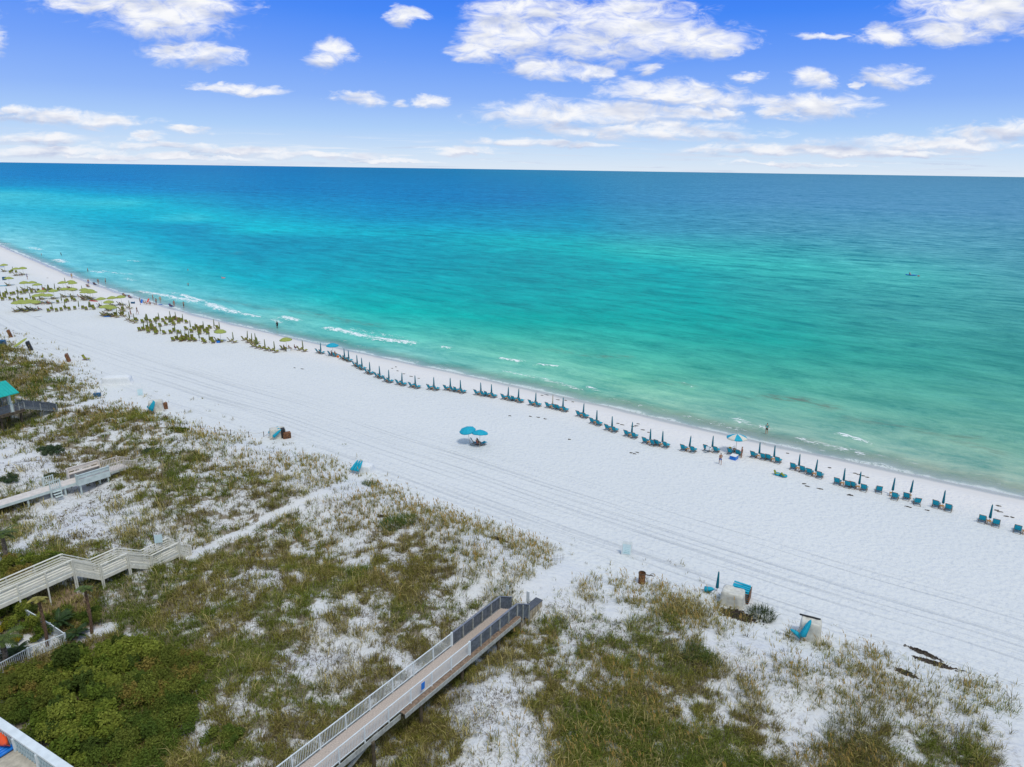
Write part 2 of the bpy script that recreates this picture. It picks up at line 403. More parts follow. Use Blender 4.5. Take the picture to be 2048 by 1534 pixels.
def ground_material():
    m = bpy.data.materials.new('sand_and_soil'); m.use_nodes = True; n = NT(m.node_tree); bs = m.node_tree.nodes['Principled BSDF']
    pos = n.node('ShaderNodeTexCoord').outputs['Object']
    veg = n.attr('veg'); d = n.attr('sea_dist'); sa = n.attr('along'); edge = n.attr('edge'); mul = n.attr('mulch'); path = n.attr('path')
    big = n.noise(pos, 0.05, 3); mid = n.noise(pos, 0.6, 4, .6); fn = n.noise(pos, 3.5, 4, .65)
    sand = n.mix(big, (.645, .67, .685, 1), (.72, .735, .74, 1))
    sand = n.mix(n.m('MULTIPLY', n.sstep(fn, .50, .66), .27), sand, (.44, .49, .55, 1))  # fine and broader grey flecks: footprint shadows put into the sand colour
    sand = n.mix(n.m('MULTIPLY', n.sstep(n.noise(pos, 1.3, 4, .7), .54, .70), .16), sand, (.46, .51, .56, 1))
    # dry pale sand near the top of the beach face, damp and warmer at the water's edge
    sand = n.mix(n.m('MULTIPLY', n.sstep(d, -16, -7), .8), sand, (.78, .75, .73, 1))
    # vehicle and rake tracks running along the beach
    crd = n.xyz(n.m('MULTIPLY', sa, .012), n.m('ADD', n.m('MULTIPLY', d, 1.9), n.m('MULTIPLY', n.noise(n.xyz(n.m('MULTIPLY', sa, .02), n.m('MULTIPLY', d, .03), 0.0), 1.0, 2), 5.0)), 0.0)
    tn = n.noise(crd, 1.0, 4, .75)
    band = n.m('MULTIPLY', n.sstep(n.m('ADD', d, n.m('MULTIPLY', mid, 3.0)), -45, -40), n.sstep(n.m('ADD', d, n.m('MULTIPLY', mid, 3.0)), -25, -31))
    band = n.m('MULTIPLY', band, n.sstep(edge, 1.5, -.5))
    line = n.m('MULTIPLY', n.sstep(tn, .52, .66), band)
    sand = n.mix(n.m('MULTIPLY', line, .34), sand, (.42, .46, .52, 1))
    # wet strip
    wet = n.sstep(n.m('ADD', d, n.m('MULTIPLY', n.m('SUBTRACT', n.noise(n.xyz(n.m('MULTIPLY', sa, .12), n.m('MULTIPLY', d, .05), 0.0), 1.0, 3), .5), 3.0)), -2.9, -1.3)
    damp = n.sstep(n.m('ADD', d, n.m('MULTIPLY', n.noise(n.xyz(n.m('MULTIPLY', sa, .08), 0.0, 2.0), 1.0, 3), 3.0)), -4.5, -1.5)
    sand = n.mix(n.m('MULTIPLY', damp, .45), sand, (.64, .60, .56, 1))
    sand = n.mix(wet, sand, (.47, .46, .43, 1))
    # dune floor: grey twiggy litter and plant duff
    inl = n.sstep(edge, 1.0, 9.0)
    duff = n.m('MULTIPLY', inl, n.m('MULTIPLY', n.sstep(n.noise(pos, 4.5, 5, .7), .50, .62), n.sstep(n.noise(pos, .35, 3), .30, .62)))
    duff = n.m('MULTIPLY', duff, n.sstep(path, .3, 0.0))
    sand = n.mix(n.m('MULTIPLY', duff, .7), sand, (.22, .19, .15, 1))
    sand = n.mix(n.m('MULTIPLY', inl, .35), sand, (.60, .59, .62, 1))
    soil = n.mix(n.noise(pos, 2.2, 5, .7), (.12, .10, .05, 1), (.26, .20, .13, 1))
    vm = n.m('MULTIPLY', n.sstep(n.m('ADD', veg, n.m('MULTIPLY', n.m('SUBTRACT', n.noise(pos, 3.0, 4, .7), .5), 1.5)), .45, .85), .85)
    c = n.mix(vm, sand, soil)
    c = n.mix(n.sstep(n.m('ADD', mul, n.m('SUBTRACT', mid, .5)), .35, .6), c, n.mix(fn, (.22, .15, .09, 1), (.36, .27, .19, 1)))
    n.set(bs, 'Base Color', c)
    n.set(bs, 'Roughness', n.m('SUBTRACT', .95, n.m('MULTIPLY', wet, .68))); n.set(bs, 'Specular IOR Level', n.m('MULTIPLY', wet, .5))
    # trodden surface: footprints and clods
    vo = n.node('ShaderNodeTexVoronoi', {'Vector': pos, 'Scale': 1.9, 'Randomness': 1.0}, feature='SMOOTH_F1').outputs['Distance']
    foot = n.m('MULTIPLY', n.m('ADD', n.m('MULTIPLY', vo, .7), n.m('MULTIPLY', n.noise(pos, 2.4, 4, .6), 1.0)), n.m('SUBTRACT', 1.0, damp))
    hh = n.m('SUBTRACT', n.m('MULTIPLY', foot, .16), n.m('MULTIPLY', line, .05))
    bp = n.node('ShaderNodeBump', {'Strength': 0.95, 'Distance': 1.0, 'Height': hh}); n.set(bs, 'Normal', bp.outputs[0])
    return m
xs, ys = V[:, 0], V[:, 1]
near = np.hypot(xs, ys) < 260
veg = np.zeros(len(V)); veg[near] = cover(xs[near], ys[near])
farland = (~near) & (behind_edge(A.ravel(), B.ravel()) > 8); veg[farland] = .8
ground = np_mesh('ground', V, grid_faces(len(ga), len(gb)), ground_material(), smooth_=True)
me = ground.data
fattr(me, 'veg', veg * (.25 + .75 * smooth((cover_d(xs, ys) - .30) / .30))); fattr(me, 'sea_dist', np.clip(B.ravel() - wline(A.ravel()), -500, 500)); fattr(me, 'along', A.ravel()); fattr(me, 'edge', np.clip(behind_edge(A.ravel(), B.ravel()), -200, 200))
pm = np.zeros(len(V))
for pts, wd in PATHS: pm[near] = np.maximum(pm[near], smooth(1.3 - seg_dist(xs[near], ys[near], pts) / wd))
fattr(me, 'path', pm)
mu = np.zeros(len(V))
for px, py, r in [(120, 1212, 2.4), (150, 1228, 2.2), (20, 1146, 2.0)]:
    q = at(px, py); mu[near] = np.maximum(mu[near], np.exp(-((xs[near] - q.x) ** 2 + (ys[near] - q.y) ** 2) / r ** 2))
fattr(me, 'mulch', mu)
tag(ground, kind='structure')

# ================================================================== SEA
SEA_COLS = [
 (0, [(330, 35, 125, 175), (350, 30, 130, 185), (370, 30, 145, 190), (390, 85, 198, 208), (420, 60, 180, 203), (450, 85, 195, 207), (480, 120, 208, 210)]),
 (256, [(335, 35, 125, 178), (360, 30, 128, 185), (385, 25, 150, 195), (405, 75, 197, 207), (425, 45, 180, 200), (450, 45, 165, 190), (480, 60, 178, 198), (520, 80, 190, 198), (560, 110, 198, 198), (585, 130, 205, 200)]),
 (384, [(338, 35, 122, 176), (380, 25, 135, 185), (410, 30, 172, 198), (438, 75, 196, 207), (454, 25, 150, 182), (500, 22, 165, 188), (560, 70, 188, 192), (610, 115, 200, 196)]),
 (512, [(340, 35, 122, 175), (380, 25, 130, 180), (410, 15, 150, 190), (440, 20, 175, 195), (460, 48, 192, 204), (475, 15, 155, 180), (500, 5, 155, 180), (550, 22, 172, 186), (600, 70, 188, 188), (640, 118, 200, 188)]),
 (768, [(345, 45, 120, 165), (390, 30, 130, 180), (430, 10, 145, 185), (465, 15, 175, 190), (485, 0, 155, 175), (550, 0, 165, 175), (620, 30, 180, 170), (680, 90, 195, 175), (710, 125, 205, 190)]),
 (1024, [(345, 55, 125, 165), (400, 35, 125, 175), (450, 25, 150, 180), (485, 40, 180, 185), (520, 0, 155, 165), (600, 0, 165, 165), (660, 50, 175, 160), (700, 90, 190, 165), (750, 130, 205, 180)]),
 (1280, [(350, 72, 132, 165), (400, 72, 138, 175), (460, 70, 150, 175), (505, 70, 185, 180), (540, 45, 165, 168), (620, 38, 168, 162), (700, 68, 180, 162), (760, 100, 190, 160), (810, 140, 200, 170)]),
 (1536, [(350, 88, 138, 166), (400, 92, 146, 178), (460, 88, 153, 174), (530, 72, 180, 174), (580, 68, 168, 165), (680, 52, 164, 152), (760, 80, 174, 152), (820, 114, 184, 160), (870, 150, 190, 168)]),
 (1792, [(355, 92, 139, 166), (420, 96, 149, 178), (500, 94, 162, 174), (545, 88, 180, 175), (620, 80, 163, 160), (720, 70, 162, 148), (820, 98, 174, 152), (880, 128, 183, 160), (930, 152, 192, 170)]),
 (2047, [(357, 92, 138, 162), (430, 98, 148, 175), (540, 92, 158, 168), (620, 85, 160, 158), (720, 76, 155, 145), (830, 92, 166, 148), (900, 114, 173, 150), (960, 145, 185, 162), (985, 160, 196, 172)])]
SEA = []; SEA_N = []
for _x, _l in SEA_COLS:
    SEA_N.append(len(_l))
    for (_y, _r, _g, _b) in _l:
        q = plane_at(_x, max(_y, 341.5 + (_x - 1024) * .0145), 0.0); SEA.append((q[0], q[1], _r, _g, _b))
def sea_tint(x, y):
    """tint of the water by place: shallow bars are pale, troughs deeper; table is (x, y, colour)"""
    th = np.arctan2(x, np.maximum(y, 1)); q = np.log(np.hypot(x, y))
    cols = []; i = 0; ths = []
    for k in SEA_N:
        t = np.array(SEA[i:i + k], float); i += k
        ths.append(np.mean(np.arctan2(t[:, 0], t[:, 1]))); r = np.log(np.hypot(t[:, 0], t[:, 1])); o = np.argsort(r)
        rr = r[o]; cc = t[o, 2:5]
        qq = q + .03 * (fbm(x / 120, y / 120, 71, 3) - .5) * 2
        cols.append(np.stack([np.interp(qq, rr, cc[:, c]) for c in range(3)], 1))
    ths = np.array(ths); f = np.interp(th, ths, np.arange(len(ths))); a = np.clip(f.astype(int), 0, len(ths) - 2); fr = f - a
    fr = fr * fr * (3 - 2 * fr) * .5 + fr * .5
    cs = np.stack(cols, 0); idx = np.arange(len(x))
    c = cs[a, idx] * (1 - fr)[:, None] + cs[a + 1, idx] * fr[:, None]
    return (c / 255.0) ** 2.2
sa_ = grow(-60000, 60000, -150, 80, .55, 1.022); sd_ = grow(-2.2, 60000, -2.2, 22, .3, 1.024)
sd_ = sd_[sd_ >= -2.3]
A, Dd = np.meshgrid(sa_, sd_, indexing='ij'); Bq = Dd + wline(A); X, Y = to_xy(A, Bq); X = X.ravel(); Y = Y.ravel(); a1 = A.ravel(); d1 = Dd.ravel()
FOAM = [([(655, 657), (690, 664), (725, 672), (760, 679), (822, 686)], 1.9, 1.0), ([(700, 660), (750, 667), (800, 677)], 2.6, .55), ([(282, 583), (330, 592), (370, 600), (394, 606)], 2.0, .95), ([(340, 585), (378, 593)], 1.5, .7),
        ([(366, 591), (384, 598), (402, 603)], 1.7, 1), ([(403, 604), (424, 609)], 1.1, .8), ([(420, 610), (445, 618), (472, 625)], 2.2, 1), ([(487, 628), (516, 634)], 1.1, 1), ([(543, 639), (561, 646)], 1.3, .8), ([(566, 635), (592, 641)], 2.0, 1),
        ([(1004, 717), (1022, 720), (1042, 723)], 1.0, 1), ([(1078, 730), (1096, 733), (1112, 734)], .8, 1), ([(1176, 774), (1194, 781)], .75, 1), ([(1366, 767), (1386, 777)], .5, .7), ([(1680, 868), (1705, 876), (1740, 887)], .8, 1), ([(1475, 841), (1500, 850), (1532, 857)], 1.2, .85),
        ([(186, 543), (202, 545)], 1.9, .9), ([(200, 541), (230, 546), (262, 549)], 1.8, .65), ([(113, 520), (127, 525)], 2.6, 1), ([(60, 495), (82, 500)], 2.6, .8), ([(70, 503), (84, 508)], 1.5, .5), ([(884, 695), (901, 698)], .9, .9), ([(0, 487), (18, 489)], 3, .8), ([(250, 556), (268, 562)], 1.3, .7), ([(262, 521), (276, 523)], 2, .7), ([(15, 500), (60, 516)], 2.0, .8), ([(110, 541), (130, 548)], 1.2, .6),
        ([(1600, 878), (1680, 898), (1730, 910)], 1.5, .75), ([(800, 716), (900, 738)], .9, .5), ([(1080, 757), (1160, 780)], 1.0, .8), ([(1010, 743), (1080, 757)], 1.0, .7), ([(1220, 797), (1330, 822)], .7, .6), ([(1380, 835), (1490, 862)], 1.0, .7)]
WEED = [([(430, 598), (520, 615), (600, 625), (640, 632), (700, 645), (760, 652)], 2.0, .5), ([(640, 632), (700, 642), (745, 650)], 1.5, .6), ([(1170, 711), (1255, 714)], 1.3, .6), ([(1100, 700), (1140, 705)], 1.5, .4), ([(1320, 765), (1390, 772)], 1, .4), ([(1540, 793), (1600, 800), (1660, 815)], 1.7, .95), ([(1470, 790), (1500, 798)], .8, .5), ([(1700, 838), (1790, 850), (1870, 868), (1990, 905)], 1.6, .5), ([(1890, 872), (1960, 874)], .9, .6), ([(480, 502), (470, 508)], 1.5, .4), ([(200, 505), (235, 509)], 3, .35)]
foam = np.zeros(len(X)); weed = np.zeros(len(X)); sel = (d1 < 130) & (np.hypot(X, Y) < 520); xs2, ys2 = X[sel], Y[sel]
def band_attr(defs):
    out = np.zeros(len(xs2))
    for pts, wd, amp in defs:
        P = [at_sea(*p) for p in pts]
        dist = seg_dist(xs2, ys2, P)
        # taper towards the ends of the crest
        out = np.maximum(out, amp * np.exp(-(dist / wd) ** 2))
    return out
foam[sel] = band_attr(FOAM); weed[sel] = band_attr(WEED)
wh = smooth(d1 / 12) * np.exp(-d1 / 400)
hz = (fbm(a1 / 16, (d1 + 6 * np.sin(a1 / 37)) / 5.5, 81, 3) - .5) * .55 * wh + (fbm(a1 / 5, d1 / 2.2, 91, 2) - .5) * .12 * wh * np.exp(-d1 / 150)
hz = hz + foam * .22 - .0
Vs = np.stack([X, Y, hz], 1)
def sea_material():
    m = bpy.data.materials.new('sea_water'); m.use_nodes = True; n = NT(m.node_tree); m.node_tree.nodes.clear()
    pos = n.node('ShaderNodeTexCoord').outputs['Object']
    d = n.attr('shore_dist'); foam = n.attr('foam'); weed = n.attr('weed'); c = n.attr('Col', 'Color'); sa = n.attr('along')
    rp = n.mapping(pos, rot=(0, 0, R(34)))
    # wind ripples, longer across the wind, with detail carried down to the smallest scale seen
    r1 = n.noise(n.mapping(rp, (.34, 1.0, 1)), .85, 4, .62, .3); r2 = n.noise(n.mapping(rp, (.25, .9, 1)), .17, 4, .62, .4)
    r3 = n.noise(n.mapping(rp, (.50, 1.15, 1)), .13, 8, .86, .35); r4 = n.noise(n.mapping(rp, (.25, 1, 1)), .022, 5, .65, .5)
    tone = n.m('ADD', n.m('MULTIPLY', n.m('SUBTRACT', r3, .5), 1.9), n.m('ADD', n.m('MULTIPLY', n.m('SUBTRACT', r2, .5), .50), n.m('MULTIPLY', n.m('SUBTRACT', r4, .5), .35)))
    # darker backs of the longer swells, their shade painted into the colour
    sw = n.sstep(n.noise(n.mapping(n.mapping(pos, rot=(0, 0, R(42))), (.22, 1.0, 1)), .10, 5, .70, .8), .57, .74)
    tone = n.m('SUBTRACT', n.m('MULTIPLY', tone, n.m('ADD', 1.1, n.m('MINIMUM', n.m('MULTIPLY', d, .004), 1.5))), n.m('MULTIPLY', sw, .2))  # reflection differences between ripples painted into the water colour, stronger offshore
    c = n.mix(.5, c, n.mix(n.noise(n.mapping(rp, (.35, 1, 1)), .012, 4, .6), n.v('MULTIPLY', c, (.72, .93, .95)), n.v('MULTIPLY', c, (1.3, 1.08, 1.05))))
    dc = n.v('MULTIPLY', c, n.xyz(n.m('ADD', 1.0, n.m('MULTIPLY', tone, 1.5)), n.m('ADD', 1.0, n.m('MULTIPLY', tone, .8)), n.m('ADD', 1.0, n.m('MULTIPLY', tone, .7))))
    wn = n.m('MULTIPLY', weed, n.sstep(n.noise(n.mapping(rp, (.35, 1.2, 1)), .8, 5, .7, .5), .38, .62))
    dc = n.mix(n.m('MULTIPLY', wn, .75), dc, (.16, .16, .11, 1))
    # foam: solid crest, lace around
    lace = n.noise(n.mapping(pos, (1, 1, 1)), 1.5, 6, .72, .8)
    fm = n.sstep(n.m('ADD', n.m('MULTIPLY', foam, .9), n.m('MULTIPLY', n.m('SUBTRACT', n.noise(n.mapping(rp, (.6, 1.3, 1)), 1.3, 6, .75, .8), .5), 3.6)), .62, .95)
    fm = n.m('MULTIPLY', fm, n.sstep(foam, .04, .2))
    wv = n.m('ADD', d, n.m('MULTIPLY', n.m('SUBTRACT', n.noise(n.xyz(n.m('MULTIPLY', sa, .11), n.m('MULTIPLY', d, .03), 0.0), 1.0, 4, .6), .5), 7.0))
    edge = n.m('MULTIPLY', n.sstep(wv, -1.0, -.3), n.sstep(wv, 1.4, .3))
    edge = n.m('MULTIPLY', edge, n.sstep(n.m('ADD', lace, n.m('MULTIPLY', n.noise(n.xyz(n.m('MULTIPLY', sa, .03), 5.0, 0.0), 1.0, 2), .5)), .50, .74))
    l2 = n.m('MULTIPLY', n.m('MULTIPLY', n.sstep(wv, 1.5, 3.0), n.sstep(wv, 7.0, 4.0)), n.sstep(n.m('ADD', n.noise(n.xyz(n.m('MULTIPLY', sa, .25), n.m('MULTIPLY', d, .9), 0.0), 1.0, 5, .7, .5), n.m('MULTIPLY', lace, .3)), .77, .88))
    fm = n.m('MAXIMUM', fm, n.m('MAXIMUM', n.m('MULTIPLY', edge, .85), n.m('MULTIPLY', l2, .75)))
    dc = n.mix(fm, dc, (.88, .91, .92, 1))
    hgt = n.m('ADD', n.m('MULTIPLY', r1, .22), n.m('ADD', n.m('MULTIPLY', r2, .9), n.m('MULTIPLY', r3, 1.2)))
    bp = n.node('ShaderNodeBump', {'Strength': .55, 'Distance': 1.0, 'Height': hgt})
    dif = n.node('ShaderNodeBsdfDiffuse', {'Color': dc, 'Normal': bp.outputs[0]})
    gl = n.node('ShaderNodeBsdfGlossy', {'Color': (.45, .85, 1, 1), 'Roughness': .22, 'Normal': bp.outputs[0]})
    fr = n.node('ShaderNodeFresnel', {'IOR': 1.33, 'Normal': bp.outputs[0]})
    f = n.m('MULTIPLY', n.m('MINIMUM', fr.outputs[0], .30), n.m('SUBTRACT', .5, n.m('MULTIPLY', fm, .8)))
    mx = n.node('ShaderNodeMixShader', {0: f, 1: dif.outputs[0], 2: gl.outputs[0]})
    tr = n.node('ShaderNodeBsdfTransparent', {'Color': (.93, .99, .97, 1)})
    al = n.m('ADD', n.m('MULTIPLY', n.sstep(wv, -.9, 7.5), .93), n.m('MULTIPLY', n.sstep(wv, -.9, -.2), .07), clamp=True)
    al = n.m('MAXIMUM', al, n.m('MULTIPLY', fm, .9))
    fin = n.node('ShaderNodeMixShader', {0: al, 1: tr.outputs[0], 2: mx.outputs[0]})
    n.node('ShaderNodeOutputMaterial', {0: fin.outputs[0]})
    return m
SEA_GAIN = np.array([1.10, 1.06, 1.03]); SEA_OFF = np.array([0.03, 0.035, 0.05])
_nr = np.exp(-d1 / 28)[:, None]
tint = np.clip(sea_tint(X, Y) * SEA_GAIN - SEA_OFF + _nr * np.array([[.07, .02, .07]]), .003, .9)
sea = np_mesh('sea', Vs, grid_faces(len(sa_), len(sd_)), sea_material(), col=tint, smooth_=True)
fattr(sea.data, 'foam', foam); fattr(sea.data, 'weed', weed); fattr(sea.data, 'shore_dist', np.clip(d1, -5, 1e5)); fattr(sea.data, 'along', a1)
tag(sea, kind='structure')

# ================================================================== DUNE GRASS (uncountable)
leafmat('blades'); 
def rot2(v, an): return v
def blades(pos, hgt, wid, lean, azi, col, tipcol=None):
    """one slim triangle-pair per blade"""
    n = len(pos); ca, sa2 = np.cos(azi), np.sin(azi)
    side = np.stack([-sa2, ca, np.zeros(n)], 1) * (wid / 2)[:, None]
    midp = pos + np.stack([ca * lean * .35 * hgt, sa2 * lean * .35 * hgt, hgt * .6], 1)
    tip = pos + np.stack([ca * lean * hgt, sa2 * lean * hgt, hgt * (1 - .3 * lean)], 1)
    V = np.stack([pos - side, pos + side, midp + side * .8, midp - side * .8, tip], 1).reshape(-1, 3)
    b = np.arange(n)[:, None] * 5
    F3 = np.concatenate([b + np.array([[0, 1, 2]]), b + np.array([[0, 2, 3]]), b + np.array([[3, 2, 4]])], 0)
    tc = col if tipcol is None else tipcol
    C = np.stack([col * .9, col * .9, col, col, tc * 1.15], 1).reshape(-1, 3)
    return V, F3, C
def join(parts):
    off = 0; Vs, Fs, Cs = [], [], []
    for v, f, c in parts: Vs.append(v); Fs.append(f + off); Cs.append(c); off += len(v)
    return np.concatenate(Vs), np.concatenate(Fs), np.concatenate(Cs)
def wedge(N, r0, r1, half=41):
    th = R(half) * (RNG.random(N) * 2 - 1); r = np.exp(RNG.uniform(math.log(r0), math.log(r1), N))
    return r * np.sin(th), r * np.cos(th), r
CLEAR = []   # places kept free of grass: (x, y, radius)
for px, py, r in [(30, 1530, 5.5), (-40, 1480, 6)]:
    q = plane_at(px, py, 2.0); CLEAR.append((q[0], q[1], r))
PAL = np.array([(.27, .26, .06), (.20, .235, .05), (.26, .21, .085), (.14, .19, .035), (.48, .41, .18), (.21, .175, .115)])
def tufts(N):
    x, y, r = wedge(N, 31, 235)
    cv = cover(x, y); keep = RNG.random(N) < (cv ** 1.1 * 1.0 + .05 * (cover_d(x, y) > .08))
    for cx, cy, cr in CLEAR: keep &= np.hypot(x - cx, y - cy) > cr
    x, y, r = x[keep], y[keep], r[keep]; n = len(x); cv = cv[keep]
    z = ground_z(x, y)
    typ = fbm(x / 4.5, y / 4.5, 101, 3); t2 = fbm(x / 1.6, y / 1.6, 111, 2); rnd = RNG.random(n)
    DD = cover_d(x, y)
    ki = np.where(typ + (t2 - .5) * .7 + (rnd - .5) * .25 < .44, 1, np.where(typ + (t2 - .5) * .5 + (rnd - .5) * .3 > .56, 2, 0))
    ki = np.where((DD > .82) & (typ < .55), np.where(rnd < .5, 3, 1), ki)
    ki = np.where((ki == 2) & (RNG.random(n) < .45), 0, ki); ki = np.where((DD < .50) & (RNG.random(n) < .22), 4, ki); ki = np.where(rnd > .955, 4, ki); ki = np.where((rnd < .10) & (DD < .7), 5, ki)
    lod = np.clip(r / 55, .8, 4) ** .75; thin = .45 + .55 * smooth((DD - .30) / .25)
    parts = []; K = 11
    for k in range(K):
        az = RNG.random(n) * 6.283; off = np.sqrt(RNG.random(n)) * .22 * lod
        p = np.stack([x + np.cos(az) * off, y + np.sin(az) * off, z - .03], 1); ok = RNG.random(n) < thin
        h = (.16 + .30 * RNG.random(n)) * (.7 + .6 * cv) * (1 + .35 * (lod - 1)) * np.where(ki == 4, 1.7, 1) * (.75 + .9 * t2)
        parts.append(blades(p[ok], h[ok], ((.020 + .022 * RNG.random(n)) * lod)[ok], (.25 + .9 * RNG.random(n))[ok], (az + RNG.normal(0, .6, n))[ok], (PAL[ki] * (.36 + 1.2 * RNG.random(n) ** 1.3)[:, None])[ok]))
    return join(parts)
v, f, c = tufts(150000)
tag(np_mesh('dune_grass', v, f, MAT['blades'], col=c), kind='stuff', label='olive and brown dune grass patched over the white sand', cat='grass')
print('grass tris', len(f))
def oats(N):
    x, y, r = wedge(N, 31, 210)
    a, b = to_ab(x, y); s = behind_edge(a, b)
    cl = fbm(x / 3.5, y / 3.5, 121, 3); pr = np.exp(-((s - 5.0) / 7.0) ** 2) * smooth((s + .8) / 1.2) + .75 * smooth((a - 50) / 12) * smooth((s - .2) / 1.5) * smooth((30 - s) / 10)
    pr = np.where(a < 42, .48, .30) * np.clip(pr, 0, 1) * smooth((cl - .36) / .22) * np.where(a < 10, .8, 1)
    for pts, wd in PATHS[:4]: pr = pr * smooth((seg_dist(x, y, pts) - wd * .7) / .5)
    keep = RNG.random(N) < pr; x, y, r, cl = x[keep], y[keep], r[keep], cl[keep]; n = len(x); z = ground_z(x, y); lod = np.clip(r / 55, .8, 4) ** .6
    parts = []
    for k in range(7):       # basal leaves
        az = RNG.random(n) * 6.283; off = RNG.random(n) * .12
        p = np.stack([x + np.cos(az) * off, y + np.sin(az) * off, z - .03], 1)
        cc = np.where((RNG.random(n) < .55)[:, None], np.array([[.20, .21, .055]]), np.array([[.40, .32, .11]])) * (.7 + .6 * RNG.random(n))[:, None]
        parts.append(blades(p, (.25 + .45 * RNG.random(n)), (.024 + .018 * RNG.random(n)) * lod, .3 + .8 * RNG.random(n), az, cc))
    for k in range(2):       # stems with a drooping seed head
        ok = RNG.random(n) < .45; xx, yy, zz_, ll = x[ok], y[ok], z[ok], lod[ok]; m_ = len(xx); az = RNG.normal(2.6, .8, m_)
        h = .75 + .55 * RNG.random(m_); le = .12 + .2 * RNG.random(m_)
        p = np.stack([xx, yy, zz_ - .03], 1); st = np.tile([[.42, .32, .13]], (m_, 1)); 
        parts.append(blades(p, h, .020 * ll, le, az, st))
        tip = p + np.stack([np.cos(az) * le * h * .85, np.sin(az) * le * h * .85, h * (1 - .3 * le) * .82], 1)
        parts.append(blades(tip, h * .26, .065 * ll, le + .45, az, st * np.array([[1.05, .92, .75]]) * (.7 + .5 * RNG.random(m_))[:, None]))
    return join(parts)
v, f, c = oats(150000)
tag(np_mesh('sea_oats', v, f, MAT['blades'], col=c), kind='stuff', label='thin tan sea oats standing along the dune edge', cat='sea oats')
print('oats tris', len(f))
def litter(N):
    x, y, r = wedge(N, 31, 150)
    a, b = to_ab(x, y); s = behind_edge(a, b); DD = cover_d(x, y)
    keep = (s > 8) & (DD > .30) & (RNG.random(N) < .75 * smooth((fbm(x / 5, y / 5, 131, 3) - .38) / .2)) & (cover(x, y) < .5)
    for pts, wd in PATHS: keep &= seg_dist(x, y, pts) > wd
    x, y, r = x[keep], y[keep], r[keep]; n = len(x); z = ground_z(x, y); parts = []
    for k in range(5):
        az = RNG.random(n) * 6.283; off = RNG.random(n) * .25
        p = np.stack([x + np.cos(az) * off, y + np.sin(az) * off, z - .01], 1)
        cc = np.array([[.20, .165, .13]]) * (.5 + 1.0 * RNG.random(n))[:, None]
        parts.append(blades(p, .05 + .13 * RNG.random(n), (.02 + .03 * RNG.random(n)) * np.clip(r / 55, .8, 2), .8 + .9 * RNG.random(n), az, cc))
    return join(parts)
v, f, c = litter(110000)
tag(np_mesh('dry_twigs', v, f, MAT['blades'], col=c), kind='stuff', label='grey brown twigs and dead stems littering the dune sand', cat='twigs')

# ================================================================== OBJECT MATERIALS
mat('teal_fabric', (.005, .33, .47), .75, .10, 9, bump=.2)
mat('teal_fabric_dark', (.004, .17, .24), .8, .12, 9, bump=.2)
mat('turquoise_canopy', (.01, .36, .52), .65, .06, 4)
mat('cream_canopy', (.66, .64, .56), .7, .06, 4)
mat('lime_fabric', (.25, .29, .04), .75, .12, 9, bump=.2)
mat('lime_canopy', (.31, .36, .085), .7, .08, 4)
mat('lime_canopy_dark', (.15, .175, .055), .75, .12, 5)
mat('wood', (.30, .17, .075), .7, .2, 5, stretch=(1, 1, 8), col2=(.19, .10, .045))
mat('wood_grey', (.24, .17, .12), .8, .2, 5, col2=(.15, .105, .075))
mat('pale_pole', (.50, .42, .30), .6, .1, 4)
mat('table_wood', (.46, .24, .08), .6, .2, 6)
mat('rust_wood', (.19, .085, .035), .7, .35, 4, col2=(.07, .035, .02))
mat('black_board', (.03, .032, .035), .6, .1, 4)
mat('canvas', (.58, .57, .52), .85, .10, 2.5, bump=.5, bscale=6)
mat('white_plastic', (.70, .74, .76), .4, .04, 4)
mat('white_paint', (.68, .74, .77), .45, .05, 2)
mat('sage_paint', (.52, .60, .60), .55, .08, 2)
mat('cream_paint', (.70, .68, .59), .55, .07, 2.5, col2=(.62, .60, .52))
mat('blush_paint', (.66, .60, .55), .55, .07, 2.5)
mat('pink_planks', (.50, .42, .36), .8, .14, 7, stretch=(6, 1, 1), col2=(.36, .30, .26))
mat('slate_boards', (.115, .135, .165), .7, .2, 4, col2=(.075, .09, .11))
mat('slate_rail', (.19, .21, .26), .7, .12, 3)
mat('weathered', (.36, .38, .37), .8, .15, 4, col2=(.27, .28, .26))
mat('dark_timber', (.10, .08, .055), .85, .25, 4)
mat('bench_top', (.085, .095, .115), .7, .15, 4)
mat('bench_side', (.40, .35, .27), .8, .15, 3)
mat('teal_roof', (.01, .40, .37), .4, .05, 1.5)
mat('blue_plastic', (.02, .10, .20), .4, .06, 4)
mat('bright_blue', (.01, .17, .62), .35, .05, 4)
mat('orange_plastic', (.78, .09, .015), .35, .06, 3)
mat('red_plastic', (.65, .05, .03), .4, .06, 3)
mat('skin_tan', (.36, .19, .12), .6, .05, 6); mat('skin_fair', (.50, .31, .23), .6, .05, 6); mat('skin_deep', (.14, .07, .045), .6, .05, 6)
mat('hair_dark', (.025, .018, .014), .7, .1, 20); mat('hair_blond', (.28, .19, .09), .7, .1, 20)
for nm, c in dict(black=(.015, .015, .018), navy=(.015, .03, .12), royal=(.01, .10, .42), teal_=(.06, .36, .36), red=(.45, .03, .04), yellow=(.55, .42, .03), white=(.72, .74, .76), pink=(.60, .20, .22), orange=(.70, .16, .03), green=(.08, .30, .06), grey=(.25, .26, .28)).items(): mat('cloth_' + nm, c, .85, .08, 12)
mat('palm_trunk', (.15, .095, .06), .95, .35, 9, bump=1.0, bscale=12, col2=(.07, .04, .028))
mat('palm_trunk_grey', (.20, .16, .13), .9, .3, 7, bump=.8, bscale=12)
mat('twig', (.11, .085, .06), .9, .25, 8)
mat('kelp', (.075, .06, .048), .85, .4, 6)
mat('fence_slat', (.22, .20, .18), .85, .2, 6)
